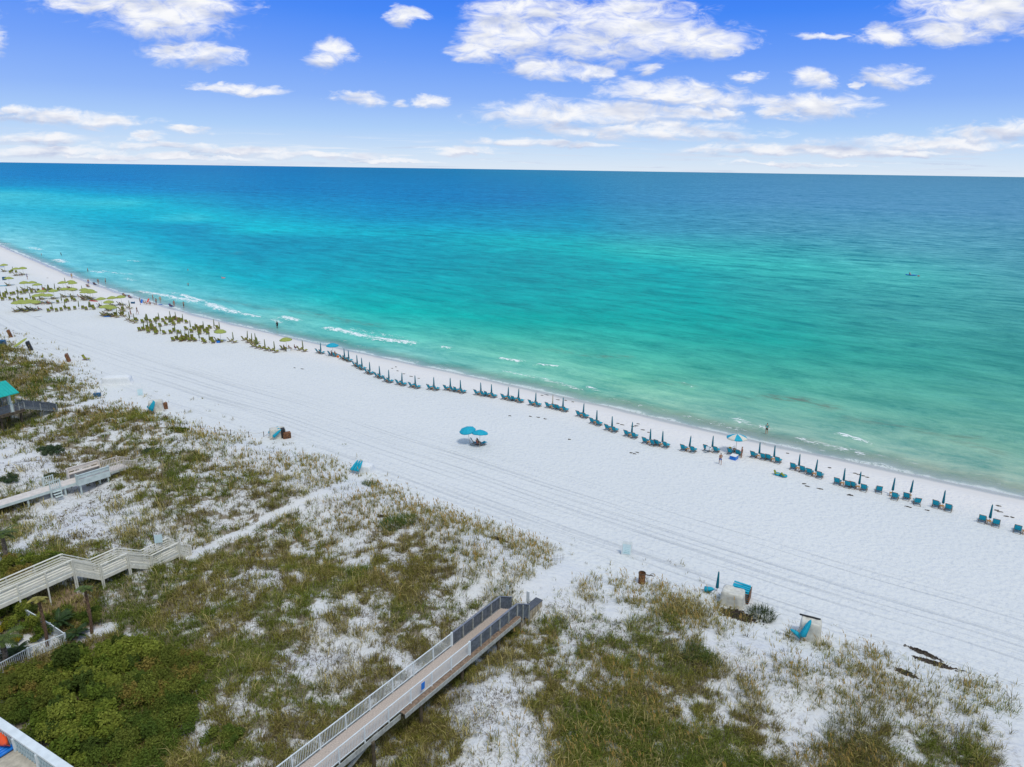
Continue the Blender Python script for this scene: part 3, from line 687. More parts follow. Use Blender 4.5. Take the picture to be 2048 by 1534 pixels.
mat('rope', (.50, .46, .38), .85, .1, 6)
mat('deck_tan', (.46, .42, .35), .8, .12, 3)
mat('mirror_glass', (.35, .45, .50), .15, .05, 2)
mat('sign_face', (.55, .70, .76), .5, .04, 3)

# ================================================================== PROTOTYPES
def mk_chair(fab, wood='wood_grey', w=.66):
    """low sling beach chair, seat towards +X"""
    r = empty('beach_chair')
    f = MB(); h = w / 2
    for s in (-1, 1):
        f.bar((-.30, s * h, .02), (.52, s * h, .40), .035, .045)       # seat rail, rising to the front
        f.bar((.42, s * h, .0), (-.18, s * h, .42), .035, .045)        # crossing leg
        f.bar((-.62, s * h, .02), (.10, s * h, .06), .035, .04)        # ground skid
    for x, z in ((-.60, .03), (.50, .40), (.40, .03), (-.16, .24)): f.bar((x, -h, z), (x, h, z), .035, .035)
    f.build('frame', MAT[wood], r)
    b = MB()
    for s in (-1, 1): b.bar((-.14, s * h * .96, .22), (-.58, s * h * .96, .98), .035, .045)
    b.bar((-.58, -h, .98), (-.58, h, .98), .045, .045)
    b.build('back_frame', MAT[wood], r)
    def sling(p0, p1, sag, nm, width):
        m = MB(); n = 7; k = 3; vs = []
        for i in range(n):
            t = i / (n - 1); 
            for j in range(k):
                y = (j / (k - 1) - .5) * width; sg = sag * math.sin(math.pi * t) * (1 - .25 * abs(j - 1))
                vs.append((p0[0] + (p1[0] - p0[0]) * t + sg * .4, y, p0[1] + (p1[1] - p0[1]) * t - sg))
        vb = [(x, y, z - .014) for x, y, z in vs]; N = len(vs)
        fs = [(i * k + j, i * k + j + 1, (i + 1) * k + j + 1, (i + 1) * k + j) for i in range(n - 1) for j in range(k - 1)]
        m.add(vs + vb, fs + [tuple(q + N for q in f_[::-1]) for f_ in fs])
        return m.build(nm, MAT[fab], r, smooth_=True)
    sling((-.14, .25), (.51, .43), .05, 'seat', w * .9)
    bk = sling((-.57, .97), (-.15, .25), .05, 'backrest', w * .9)
    hr = MB(); hr.box(-.60, -.50, -w * .38, w * .38, .80, .94); o = hr.build('head_pillow', MAT[fab], r, bevel=.02); o.location = (.035, 0, 0)
    fr = sling((.51, .43), (.78, .30), .01, 'foot_flap', w * .85)
    KIDS[r.name] = list(r.children); return r
def mk_closed(fab, pole='wood', fat=0.0, H=2.15):
    r = empty('closed_umbrella')
    p = MB(); p.tube([(0, 0, -.2), (0, 0, H)], .024, 8); p.build('pole', MAT[pole], r)
    c = MB(); R0 = .10 + fat
    c.lathe([(R0 * .55, .56), (R0 * 1.15, .62), (R0 * 1.05, .95), (R0 * .8, 1.45), (R0 * .55 + .01, 1.85), (.045, H - .06), (.012, H)], 24, .22, 8)
    c.build('folded_canopy', MAT[fab], r, smooth_=True)
    t = MB(); t.lathe([(R0 * .92, 1.16), (R0 * 1.0, 1.18), (R0 * 1.0, 1.22), (R0 * .88, 1.24)], 16); t.build('tie_strap', MAT[fab], r)
    f = MB(); f.lathe([(.0, H + .07), (.02, H + .04), (.016, H - .01)], 8); f.build('finial', MAT[pole], r)
    KIDS[r.name] = list(r.children); return r
def mk_open(fabs, pole='pale_pole', rad=1.2, H=2.15, rise=.45):
    r = empty('open_umbrella')
    p = MB(); p.tube([(0, 0, -.25), (0, 0, H + rise - .02)], .024, 8); p.build('pole', MAT[pole], r)
    n = 8; m = MB(); me_f = []; vs = []; K = 6
    seg = 6
    for k in range(n * seg):
        an = 2 * math.pi * k / (n * seg); ph = (k % seg) / seg
        for i in range(1, K + 1):
            t = i / K; sc_ = 1 - .06 * math.sin(math.pi * ph) * t
            vs.append((rad * t * sc_ * math.cos(an), rad * t * sc_ * math.sin(an), H + rise * (1 - t ** 1.7) - .05 * math.sin(math.pi * ph) * t * t))
    base = len(vs); vs.append((0, 0, H + rise)); N = n * seg
    fs = []; mi = []
    for k in range(N):
        k2 = (k + 1) % N; g = (k // seg) % len(fabs)
        fs.append((base, k * K, k2 * K)); mi.append(g)
        for i in range(K - 1): fs.append((k * K + i, k * K + i + 1, k2 * K + i + 1, k2 * K + i)); mi.append(g)
    # valance
    vb = len(vs)
    for k in range(N): 
        q = vs[k * K + K - 1]; vs.append((q[0] * 1.005, q[1] * 1.005, q[2] - .13))
    for k in range(N): fs.append((k * K + K - 1, vb + k, vb + (k + 1) % N, ((k + 1) % N) * K + K - 1)); mi.append((k // seg) % len(fabs))
    m.add(vs, fs); o = m.build('canopy', [MAT[x] for x in fabs], r, smooth_=True)
    if len(fabs) > 1: o.data.polygons.foreach_set('material_index', mi[:len(o.data.polygons)])
    s = o.modifiers.new('thick', 'SOLIDIFY'); s.thickness = .012
    for k in range(8):
        an = 2 * math.pi * k / 8; rb = MB(); rb.bar((0, 0, H + rise - .05), (rad * .97 * math.cos(an), rad * .97 * math.sin(an), H - .015), .015); rb.build('rib', MAT[pole], r)
    f = MB(); f.lathe([(.0, H + rise + .12), (.03, H + rise + .06), (.02, H + rise - .01)], 8); f.build('finial', MAT[pole], r)
    KIDS[r.name] = list(r.children); return r
def mk_table():
    r = empty('side_table')
    t = MB(); 
    for i in range(4): t.box(-.22 + i * .112, -.115 + i * .112, -.20, .20, .40, .425)
    t.build('table_top', MAT['table_wood'], r)
    for s in (-1, 1):
        l = MB(); l.bar((-.24, s * .17, 0), (.22, s * .17, .40), .03, .04); l.bar((.24, s * .17 - .035 * s, 0), (-.22, s * .17 - .035 * s, .40), .03, .04); l.build('crossed_legs', MAT['table_wood'], r)
    KIDS[r.name] = list(r.children); return r
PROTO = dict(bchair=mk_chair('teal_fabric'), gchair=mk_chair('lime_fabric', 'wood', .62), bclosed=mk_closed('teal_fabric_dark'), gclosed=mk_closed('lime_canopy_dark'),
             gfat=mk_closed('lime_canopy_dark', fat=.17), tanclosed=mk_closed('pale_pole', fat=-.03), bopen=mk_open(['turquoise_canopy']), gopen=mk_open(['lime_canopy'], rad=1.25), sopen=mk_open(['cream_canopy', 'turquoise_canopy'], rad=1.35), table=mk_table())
USED = set()
def place(kind, p, rz=0.0, label=None, cat=None, group=None, tilt=None, s=1.0):
    o = PROTO[kind]
    if kind in USED: o = copy_tree(o)
    USED.add(kind); o.location = p; o.rotation_euler = (0, 0, rz)
    if tilt: o.rotation_euler = (tilt[0], tilt[1], rz)
    if s != 1.0: o.scale = (s, s, s)
    tag(o, label, cat, group); return o
def ordw(n):
    W1 = ['', 'first', 'second', 'third', 'fourth', 'fifth', 'sixth', 'seventh', 'eighth', 'ninth', 'tenth', 'eleventh', 'twelfth', 'thirteenth', 'fourteenth', 'fifteenth', 'sixteenth', 'seventeenth', 'eighteenth', 'nineteenth', 'twentieth']
    if n <= 20: return W1[n]
    t = {2: 'twenty', 3: 'thirty', 4: 'forty', 5: 'fifty', 6: 'sixty'}
    if n % 10 == 0: return {3: 'thirtieth', 4: 'fortieth', 5: 'fiftieth', 6: 'sixtieth'}[n // 10]
    return t[n // 10] + '-' + W1[n % 10]

# ------------------------------------------------------------------ people
def skin_mesh(name, verts, edges, radii, level=1, root=0):
    me = bpy.data.meshes.new(name); me.from_pydata(verts, edges, []); o = bpy.data.objects.new(name, me); COL.objects.link(o)
    sk = o.modifiers.new('skin', 'SKIN'); sk.use_smooth_shade = True
    lay = me.skin_vertices[0] if me.skin_vertices else None
    if lay is None:
        return o
    for i, rr in enumerate(radii): lay.data[i].radius = (rr, rr) if not isinstance(rr, tuple) else rr; lay.data[i].use_root = (i == root)
    sb = o.modifiers.new('sub', 'SUBSURF'); sb.levels = level; sb.render_levels = level
    dg = bpy.context.evaluated_depsgraph_get(); dg.update(); ev = o.evaluated_get(dg); m2 = bpy.data.meshes.new_from_object(ev); m2.name = name
    COL.objects.unlink(o); bpy.data.objects.remove(o)
    m2.shade_smooth(); return m2
def figure(pose):
    """joint positions for one pose, metres, feet near z=0, facing +X; returns the body mesh and clothing meshes"""
    J = {}
    if pose in ('stand', 'walk', 'arms'):
        st = .0 if pose != 'walk' else .22
        J = dict(pel=(0, 0, .93), spine=(.01, 0, 1.12), chest=(0, 0, 1.32), neck=(.0, 0, 1.48), chin=(.02, 0, 1.55), head=(.02, 0, 1.64), crown=(.01, 0, 1.72), nose=(.125, 0, 1.62),
                 hipL=(0, .09, .90), kneeL=(.04 + st, .10, .50), ankL=(-.02 + st * .9, .10, .09), toeL=(.16 + st * .9, .11, .035), hipR=(0, -.09, .90), kneeR=(.04 - st * .4, -.10, .50), ankR=(-.02 - st * 1.3, -.10, .10), toeR=(.14 - st * 1.2, -.11, .035),
                 shL=(0, .175, 1.42), elL=(-.03, .24, 1.15), wrL=(.08, .25, .92), shR=(0, -.175, 1.42), elR=(-.03, -.24, 1.15), wrR=(.08, -.25, .92))
        if pose == 'walk': J.update(elL=(-.12, .23, 1.17), wrL=(-.06, .22, .93), elR=(.06, -.23, 1.15), wrR=(.22, -.20, .98))
        if pose == 'arms': J.update(elL=(.05, .42, 1.30), wrL=(.12, .60, 1.38), elR=(.05, -.42, 1.28), wrR=(.10, -.62, 1.30))
    elif pose == 'sit':
        J = dict(pel=(0, 0, .36), spine=(-.07, 0, .53), chest=(-.13, 0, .73), neck=(-.14, 0, .89), chin=(-.11, 0, .96), head=(-.10, 0, 1.05), crown=(-.12, 0, 1.13), nose=(.01, 0, 1.03),
                 hipL=(0, .09, .35), kneeL=(.42, .13, .52), ankL=(.60, .13, .14), toeL=(.76, .14, .08), hipR=(0, -.09, .35), kneeR=(.42, -.13, .50), ankR=(.62, -.13, .14), toeR=(.78, -.14, .08),
                 shL=(-.13, .175, .84), elL=(.02, .26, .62), wrL=(.22, .20, .52), shR=(-.13, -.175, .84), elR=(.02, -.26, .62), wrR=(.22, -.20, .52))
    elif pose == 'lie':
        J = dict(pel=(0, 0, .34), spine=(-.15, 0, .40), chest=(-.31, 0, .52), neck=(-.42, 0, .64), chin=(-.44, 0, .70), head=(-.49, 0, .77), crown=(-.54, 0, .83), nose=(-.40, 0, .83),
                 hipL=(.0, .09, .33), kneeL=(.42, .12, .44), ankL=(.80, .12, .30), toeL=(.85, .13, .44), hipR=(0, -.09, .33), kneeR=(.42, -.12, .38), ankR=(.82, -.12, .28), toeR=(.87, -.13, .42),
                 shL=(-.36, .175, .58), elL=(-.16, .27, .40), wrL=(.05, .24, .42), shR=(-.36, -.175, .58), elR=(-.16, -.27, .40), wrR=(.05, -.24, .42))
    Rr = dict(pel=.125, spine=.11, chest=.13, neck=.055, chin=.062, head=.098, crown=.07, nose=.014, hipL=.095, kneeL=.06, ankL=.038, toeL=.03, shL=.062, elL=.042, wrL=.027)
    for k in list(Rr):
        if k.endswith('L'): Rr[k[:-1] + 'R'] = Rr[k]
    names = list(J); verts = [J[k] for k in names]; rad = [Rr[k] for k in names]
    E = [('pel', 'spine'), ('spine', 'chest'), ('chest', 'neck'), ('neck', 'chin'), ('chin', 'head'), ('head', 'crown'), ('head', 'nose')]
    for s in 'LR': E += [('pel', 'hip' + s), ('hip' + s, 'knee' + s), ('knee' + s, 'ank' + s), ('ank' + s, 'toe' + s), ('chest', 'sh' + s), ('sh' + s, 'el' + s), ('el' + s, 'wr' + s)]
    edges = [(names.index(a), names.index(b)) for a, b in E]
    # hands: palm, four bent fingers and a thumb off its side
    for s in 'LR':
        wv = Vector(J['wr' + s]); d = (wv - Vector(J['el' + s])).normalized(); sd_ = Vector((1, 0, 0)) - d * d.x; sd_.normalize(); nrm = d.cross(sd_)
        palm = len(verts); verts.append(tuple(wv + d * .06)); rad.append(.03); edges.append((names.index('wr' + s), palm))
        for q, ln in enumerate((.065, .078, .072, .055)):
            b = wv + d * .10 + sd_ * (.027 - q * .018); c = b + d * ln * .55 + nrm * .012; e = c + d * ln * .4 + nrm * .02
            i = len(verts); verts += [tuple(b), tuple(c), tuple(e)]; rad += [.0095, .009, .008]; edges += [(palm, i), (i, i + 1), (i + 1, i + 2)]
        b = wv + d * .055 + sd_ * .042; e = b + d * .035 + sd_ * .022
        i = len(verts); verts += [tuple(b), tuple(e)]; rad += [.0105, .009]; edges += [(palm, i), (i, i + 1)]
    body = skin_mesh('body_' + pose, verts, edges, rad, 1, names.index('pel'))
    def sub(keys, rr, es, nm): 
        return skin_mesh(nm, [J[k] for k in keys], [(keys.index(a), keys.index(b)) for a, b in es], rr, 1, 0)
    def lerp(a, b, t): return tuple(J[a][i] * (1 - t) + J[b][i] * t for i in range(3))
    J['thL'] = lerp('hipL', 'kneeL', .62); J['thR'] = lerp('hipR', 'kneeR', .62); J['waist'] = lerp('pel', 'spine', .6)
    shorts = sub(['pel', 'waist', 'hipL', 'thL', 'hipR', 'thR'], [.142, .125, .112, .098, .112, .098], [('pel', 'waist'), ('pel', 'hipL'), ('hipL', 'thL'), ('pel', 'hipR'), ('hipR', 'thR')], 'shorts_' + pose)
    J['uaL'] = lerp('shL', 'elL', .5); J['uaR'] = lerp('shR', 'elR', .5)
    shirt = sub(['spine', 'pel', 'chest', 'shL', 'uaL', 'shR', 'uaR'], [.125, .13, .145, .078, .065, .078, .065], [('spine', 'pel'), ('spine', 'chest'), ('chest', 'shL'), ('shL', 'uaL'), ('chest', 'shR'), ('shR', 'uaR')], 'shirt_' + pose)
    suit = sub(['spine', 'pel', 'chest'], [.12, .135, .14], [('spine', 'pel'), ('spine', 'chest')], 'suit_' + pose)
    hd = Vector(J['head']); cr = Vector(J['crown']); upd = (cr - hd).normalized(); back = Vector((-1, 0, 0)) - upd * (-upd.x); back.normalize()
    hp = [tuple(hd + upd * .055 + back * .02), tuple(hd + upd * .02 + back * .055), tuple(hd - upd * .06 + back * .06)]
    hair = skin_mesh('hair_' + pose, hp, [(0, 1), (1, 2)], [.092, .085, .055], 1, 0)
    eye = MB()
    fx = -back
    for s in (-1, 1):
        c = hd + fx * .094 + Vector((0, .034 * s, 0)) + upd * .012; eye.bar(c - fx * .012, c + fx * .012, .022, .012)
    em = bpy.data.meshes.new('eyes_' + pose); em.from_pydata(eye.v, [], eye.f)
    return dict(body=body, shorts=shorts, shirt=shirt, suit=suit, hair=hair, eyes=em)
FIG = {k: figure(k) for k in ('stand', 'walk', 'arms', 'sit', 'lie')}
def person(p, pose, face, skin, label, wear=(), hair='hair_dark', s=1.0, group=None, sink=0.0):
    """wear: list of (piece, material)"""
    r = empty('person', (p[0], p[1], p[2] - sink), face); r.scale = (s, s, s); tag(r, label, 'person', group)
    def child(nm, me, m):
        o = bpy.data.objects.new(nm, me); COL.objects.link(o); o.parent = r
        if not me.materials: me.materials.append(None)
        o.material_slots[0].link = 'OBJECT'; o.material_slots[0].material = MAT[m]; return o
    child('body', FIG[pose]['body'], skin); child('hair', FIG[pose]['hair'], hair); child('eyes', FIG[pose]['eyes'], 'cloth_black')
    for piece, m in wear: child({'shorts': 'shorts', 'shirt': 'shirt', 'suit': 'swimsuit'}[piece], FIG[pose][piece], m)
    return r

# ------------------------------------------------------------------ plants
leafmat('leaves', trans=.3)
def leaf_cloud(centers, radii, n, size, cols, seed, up_bias=.35, squash=.75):
    """leaf quads spread through many overlapping sprays"""
    g = np.random.default_rng(seed); C = np.array(centers, float); Rr = np.array(radii, float); k = g.choice(len(C), n, p=(Rr ** 2) / (Rr ** 2).sum())
    d = g.normal(size=(n, 3)); d[:, 2] = d[:, 2] + up_bias; d /= np.linalg.norm(d, axis=1)[:, None]
    rad = Rr[k] * (g.random(n) ** .35) * (1 + .18 * np.sin(7 * d[:, 0] + 5 * d[:, 1] + k)); P = C[k] + d * rad[:, None] * np.array([1, 1, squash])
    nrm = d + g.normal(size=(n, 3)) * .7; nrm /= np.linalg.norm(nrm, axis=1)[:, None]
    a = np.cross(nrm, g.normal(size=(n, 3))); a /= np.linalg.norm(a, axis=1)[:, None]; b = np.cross(nrm, a)
    sz = (size * (.6 + .8 * g.random(n)))[:, None]
    V = np.stack([P - a * sz * .5, P + b * sz * .28, P + a * sz * .5, P - b * sz * .28], 1).reshape(-1, 3)
    F = np.arange(4 * n).reshape(n, 4); cc = np.array(cols)[(k * 7 + seed) % len(cols)] * (.65 + .7 * g.random((n, 1))) ; cc = cc * (.8 + .45 * (d[:, 2:3] * .5 + .5) * 0 + .2 * g.random((n, 1)))
    return V, F, np.repeat(cc, 4, 0)
def bush(name, p, rx, ry, h, n, size, cols, seed, label, cat='shrub', group=None, lumps=14):
    g = random.Random(seed); cs, rs = [], []
    for i in range(lumps):
        an = g.random() * 6.283; rr = math.sqrt(g.random()) * .78; z = h * (.35 + .5 * g.random()) * (1 - .45 * rr)
        cs.append((math.cos(an) * rr * rx, math.sin(an) * rr * ry, z)); rs.append((.24 + .2 * g.random()) * min(rx, ry) * (1.1 - .3 * rr))
    r = empty(name, p); V, F, Cc = leaf_cloud(cs, rs, n, size, cols, seed); V[:, 2] = np.maximum(V[:, 2], -.05)
    np_mesh('foliage', V, F, MAT['leaves'], r, Cc)
    st = MB()
    for i in range(0, lumps, 2): st.tube([(0, 0, -.1), (cs[i][0] * .5, cs[i][1] * .5, cs[i][2] * .45), cs[i]], [.045, .03, .012], 5)
    st.build('stems', MAT['twig'], r); tag(r, label, cat, group); return r
def frond(m, base, az, el, L, droop, width, nl=12, lw=.035):
    """arching palm frond with leaflets, into arrays"""
    pts = []; x = 0; z = 0; e = el
    for i in range(nl + 1):
        pts.append((x, z)); x += L / nl * math.cos(e); z += L / nl * math.sin(e); e -= droop / nl
    ca, sa_ = math.cos(az), math.sin(az)
    P = [Vector((base[0] + a * ca, base[1] + a * sa_, base[2] + b)) for a, b in pts]
    m.tube(P, [.018] * nl + [.006], 4, cap=False)
    for i in range(1, nl + 1):
        d = (P[i] - P[i - 1]).normalized(); sd_ = Vector((-sa_, ca, 0)); ll = width * math.sin(math.pi * min(1, (i + .8) / (nl + 1.6))) + .05
        for s in (-1, 1):
            q = P[i] + (sd_ * s * .85 + d * .5 + Vector((0, 0, -.25))).normalized() * ll
            m.add([P[i] - d * lw, P[i] + d * lw, q], [(0, 1, 2)])
def palm(p, top, label, trunk='palm_trunk', nf=14, L=1.2, crown_h=.5, col='frond', r0=.13, group=None):
    r = empty('palm_tree', p); t = Vector(top) - Vector(p); n = 14; pts = []; rad = []
    for i in range(n + 1):
        f = i / n; pts.append((t.x * f + .10 * math.sin(f * 3.1), t.y * f, t.z * f - (.2 if i == 0 else 0))); rad.append(r0 * (1.12 - .25 * f) * (1.10 if i % 2 else .95))
    mm = MB(); mm.tube(pts, rad, 10); mm.build('trunk', MAT[trunk], r, smooth_=False)
    b = MB(); g = random.Random(int(abs(p[0] * 10)))
    for i in range(26):   # cut leaf bases
        f = .35 + .6 * g.random(); an = g.random() * 6.283; c = Vector((t.x * f, t.y * f, t.z * f)); o = Vector((math.cos(an), math.sin(an), 1.2)).normalized(); b.bar(c + o * r0 * .6, c + o * (r0 * .6 + .16), .05, .03)
    b.build('leaf_bases', MAT[trunk], r)
    for i in range(nf):
        c = MB(); frond(c, t, 2.4 * i + .3, .25 + .9 * ((i * .37) % 1), L * (.75 + .4 * ((i * .61) % 1)), 1.5, L * .34, lw=.06)
        c.build('frond', MAT[col], r)
    tag(r, label, 'palm tree', group); return r
mat('frond', (.075, .11, .02), .6, .25, 3); mat('frond_yellow', (.25, .22, .05), .6, .25, 3); mat('frond_dark', (.028, .06, .014), .6, .25, 3)
def sago(p, rad, label, nf=26, group=None):
    r = empty('sago_palm', p); t = MB(); t.tube([(0, 0, -.1), (0, 0, .25)], [.16, .12], 8); t.build('trunk', MAT['palm_trunk_grey'], r)
    c = MB()
    for i in range(nf): frond(c, (0, 0, .25), 2.4 * i, .35 + .9 * ((i * .37) % 1), rad * 1.15, 1.2, rad * .2, 14, .06)
    c.build('crown', MAT['frond_dark'], r); tag(r, label, 'sago palm', group); return r
def tussock(p, rad, h, n, cols, seed, label, cat='grass clump', name='grass_clump'):
    g = np.random.default_rng(seed); an = g.random(n) * 6.283; rr = np.sqrt(g.random(n)) * rad
    px_, py_ = np.cos(an) * rr, np.sin(an) * rr; z = ground_z(p[0] + px_, p[1] + py_) - p[2] - .03
    az = an + g.normal(0, .7, n); cc = np.array(cols)[g.integers(0, len(cols), n)] * (.7 + .6 * g.random((n, 1)))
    V, F, Cc = blades(np.stack([px_, py_, z], 1), h * (.5 + .7 * g.random(n)), .022 + .014 * g.random(n), .2 + .9 * g.random(n), az, cc)
    o = np_mesh(name, V, F, MAT['blades'], col=Cc); o.location = p; tag(o, label, cat); return o

# ================================================================== BLUE ROW BY THE WATER
TOSEA = SEAWARD
def row_dir(i, L): 
    a = at(*L[max(i - 1, 0)]); b = at(*L[min(i + 1, len(L) - 1)]); d = (b - a); d.z = 0; return d.normalized()
BLUE = [(642, 706.5), (689.6, 718.5), (698, 722), (715, 732.5), (724.6, 738), (740, 747), (760, 755), (778, 763.5), (804, 769.5), (830.9, 775), (868, 779), (901, 780.5), (921.5, 784.5), (962, 790), (983, 793.5), (1016, 799), (1036.5, 803), (1071, 811), (1105, 816), (1125.6, 821), (1166, 833.5), (1193, 848), (1224, 861), (1263, 873), (1300, 887.5), (1324.5, 892), (1378, 901.5), (1424, 902), (1518, 915.5), (1547.5, 922), (1597, 940), (1630, 951), (1686, 970), (1717, 977), (1783.5, 990), (1819.5, 994), (1884.5, 1016), (1978, 1046), (2049, 1066)]
ITEMS = []         # (kind, px, location, heading, extra)
def face(p): return TOSEA + .12 * (random.random() - .5)
for i, (px, py) in enumerate(BLUE):
    P = at(px, py); D = row_dir(i, BLUE)
    if abs(D.x) < .3: D = Vector((T[0], T[1], 0))
    D = (D * .5 + Vector((T[0], T[1], 0)) * .5).normalized(); back = Vector((-Nn[0], -Nn[1], 0))
    ITEMS.append(('tanclosed' if i == 18 else 'bclosed', px, P, 0))
    tb = P + back * .38; tb.z = gz(tb.x, tb.y); ITEMS.append(('table', px + .1, tb, TOSEA + .3))
    sides = {34: (1,), 35: (-1,), 38: (-1,)}.get(i, (-1, 1))
    for s in sides:
        q = P + D * (.62 * s) + back * .18
        if i == 34: q = P + D * .55 + back * 1.0
        if i == 35: q = P + D * -.15 + back * .9
        q.z = gz(q.x, q.y); ITEMS.append(('bchair', px + 6 * s, q, face(q)))
for px, py, rz in [(1757, 984, .25), (1833, 1008, .35), (1461, 908, 0), (1477, 911, 0)]:
    q = at(px, py); ITEMS.append(('bchair', px, q, TOSEA + rz))
def lab_blue(kind, lst, noun):
    lst = sorted(lst, key=lambda t: t[1]); A_ = [t for t in lst if t[1] < 850]; B_ = [t for t in lst if 850 <= t[1] < 1466]; C_ = [t for t in lst if t[1] >= 1466]
    for k, t in enumerate(A_): yield t, f'{noun}, {ordw(k + 1)} to the right of the lime chairs in the shoreline row'
    for k, t in enumerate(B_[::-1]): yield t, f'{noun}, {ordw(k + 1)} to the left of the striped parasol'
    for k, t in enumerate(C_): yield t, f'{noun}, {ordw(k + 1)} to the right of the striped parasol'
for kind, noun, cat, grp in [('bclosed', 'furled teal umbrella', 'umbrella', 'furled teal umbrellas in the row by the water'), ('table', 'small crossed-leg wooden table', 'table', 'small wooden tables between the teal chairs'), ('bchair', 'teal sling beach chair', 'beach chair', 'teal beach chairs in the row by the water')]:
    for t, l in lab_blue(kind, [t for t in ITEMS if t[0] == kind], noun): 
        tl = (R(random.uniform(-2, 2)), R(random.uniform(-2, 2))) if kind == 'bclosed' else None
        place(kind, t[2], t[3], l, cat, grp, tilt=tl)
for t in ITEMS:
    if t[0] == 'tanclosed': place('tanclosed', t[2], 0, 'faded tan furled umbrella standing among the teal ones', 'umbrella')
p = at(666, 712); place('bopen', p, .3, 'open turquoise parasol at the left end of the teal row', 'parasol')
for dx, rz in ((-.75, 0), (.75, .1)):
    q = p + Vector((T[0], T[1], 0)) * dx; q.z = gz(q.x, q.y); place('bchair', q, TOSEA + rz, 'teal sling chair, %s one under the open turquoise parasol' % ('left' if dx < 0 else 'right'), 'beach chair', 'teal beach chairs in the row by the water')
p1 = at(940, 886); place('bopen', p1, .1, 'open turquoise parasol standing alone mid-beach, left of the two', 'parasol', 'pair of turquoise parasols in mid-beach', tilt=(R(6), R(-10)), s=.92)
p2 = at(959, 895); place('bopen', p2, .5, 'open turquoise parasol standing alone mid-beach, nearer of the two', 'parasol', 'pair of turquoise parasols in mid-beach', tilt=(R(-8), R(6)), s=.92)
for k, (px, py) in enumerate([(950, 889), (963, 890)]): place('bchair', at(px, py), TOSEA - .5, 'shaded teal chair beneath the mid-beach parasols, ' + ('left one' if k == 0 else 'right one'), 'beach chair')
p = at(1471.5, 905.5); place('sopen', p, .25, 'open parasol with turquoise and cream panels', 'parasol', tilt=(R(-3), 0))

# ================================================================== LIME GROUP
G_OPEN = [(10.4, 543), (34.4, 551), (47.4, 549.5), (19.3, 571), (51, 580), (66.7, 580), (76.6, 584.5), (128, 580), (144, 578), (148, 581), (131, 594), (147, 594), (171, 595), (181.5, 597), (171, 600), (187.7, 600.5), (109.5, 597.5), (85.5, 598.5), (76, 608), (85.5, 606), (99.6, 607), (35.5, 623), (45, 620), (61.5, 619), (54, 623), (73, 621),
          (204.7, 614.5), (227, 612), (244.4, 610), (219.7, 621), (211, 631.5), (216.5, 630), (226, 632.5), (441.6, 683), (574, 700)]
# furled umbrellas: (x, y, loose, chairs left and right)
G_SHUT = [(26.6, 546, 0, 1), (85.5, 583, 0, 1), (97.7, 583.5, 1, 1), (110, 581.5, 0, 1), (15.4, 590.5, 0, 1), (36, 588.5, 0, 1), (57, 586.5, 0, 1), (13.5, 600, 0, 1), (37, 602, 0, 1), (62, 601.5, 0, 1), (2, 596, 0, 1), (123.6, 605.5, 0, 1), (143, 602.5, 0, 1), (105.8, 623, 0, 1), (130.9, 620.5, 0, 1), (158, 618, 0, 1), (180.7, 619, 1, 1), (131.4, 569.5, 0, 0), (165.8, 586, 0, 0),
          (260, 617, 0, 1), (247, 622, 0, 1), (248, 632, 0, 1), (234, 634, 0, 1), (259.8, 641, 0, 1), (269.3, 645, 0, 1), (293.9, 645, 1, 1), (319.4, 643, 0, 1), (341.9, 639.5, 0, 1), (352.4, 641.5, 0, 1), (365.8, 646, 0, 1), (340.8, 650, 1, 1), (312.9, 653, 0, 1), (288.5, 661, 0, 1), (296.3, 660, 0, 1), (306, 664.5, 0, 1), (321.2, 667.5, 0, 1), (350.8, 666.5, 0, 1), (381.5, 659.5, 0, 1),
          (363.7, 679, 0, 1), (356, 681, 0, 1), (371, 682, 0, 1), (378, 680.5, 0, 1), (392, 664.5, 0, 1), (399.5, 682, 0, 1), (408, 661, 0, 1), (408, 668, 0, 1), (419, 685.5, 0, 1), (428.7, 657, 0, 1), (439.4, 662, 0, 1), (467.3, 684, 0, 1), (495, 681.5, 0, 1), (511.8, 686, 0, 1), (504, 686.5, 0, 1), (513, 694.5, 1, 1), (530.8, 699, 0, 1), (549.7, 703, 0, 1), (606.7, 701.5, 0, 1)]
def zone(px, py):
    if py < 556: return 'farthest lime cluster at the left edge'
    if px < 120 and py < 592: return 'second row from the sea, far left'
    if px < 130 and py < 610: return 'third row from the sea, far left'
    if px < 200 and py < 610: return 'lime cluster nearest the far bathers'
    if px < 100: return 'joined lime parasols nearest the dune'
    if px < 196: return 'spaced row left of the dense lime rank'
    if px < 279: return 'dense lime rank behind the bather crowd'
    if px < 335 and py >= 649: return 'staggered lime block below the bather crowd'
    if px < 372 and py < 655: return 'lime pairs below the bather crowd'
    if px < 425 : return 'large furled lime block in mid-row'
    if py < 672: return 'lime pairs nearest the lone black figure'
    return 'lime line left of the teal row'
GI = []
for (px, py) in G_OPEN: GI.append(('gopen', px, py, at(px, py), random.random()))
for (px, py, fat, ch) in G_SHUT:
    P = at(px, py); GI.append(('gfat' if fat else 'gclosed', px, py, P, 0))
    if ch:
        tt = Vector((T[0], T[1], 0)); hd = TOSEA + random.uniform(-.25, .25); bk_ = Vector((Nn[0], Nn[1], 0))
        if px < 430 and not (232 < px < 275): va = math.atan2(P.y, P.x) + (-.12 if px < 200 else -.3) + random.uniform(-.08, .08); hd = va; bk_ = Vector((math.cos(va), math.sin(va), 0)); tt = Vector((bk_.y, -bk_.x, 0))
        for s in (-1, 1):
            q = P + tt * (.85 * s) - bk_ * .25; q.z = gz(q.x, q.y); GI.append(('gchair', px + 4 * s, py, q, hd + random.uniform(-.08, .08)))
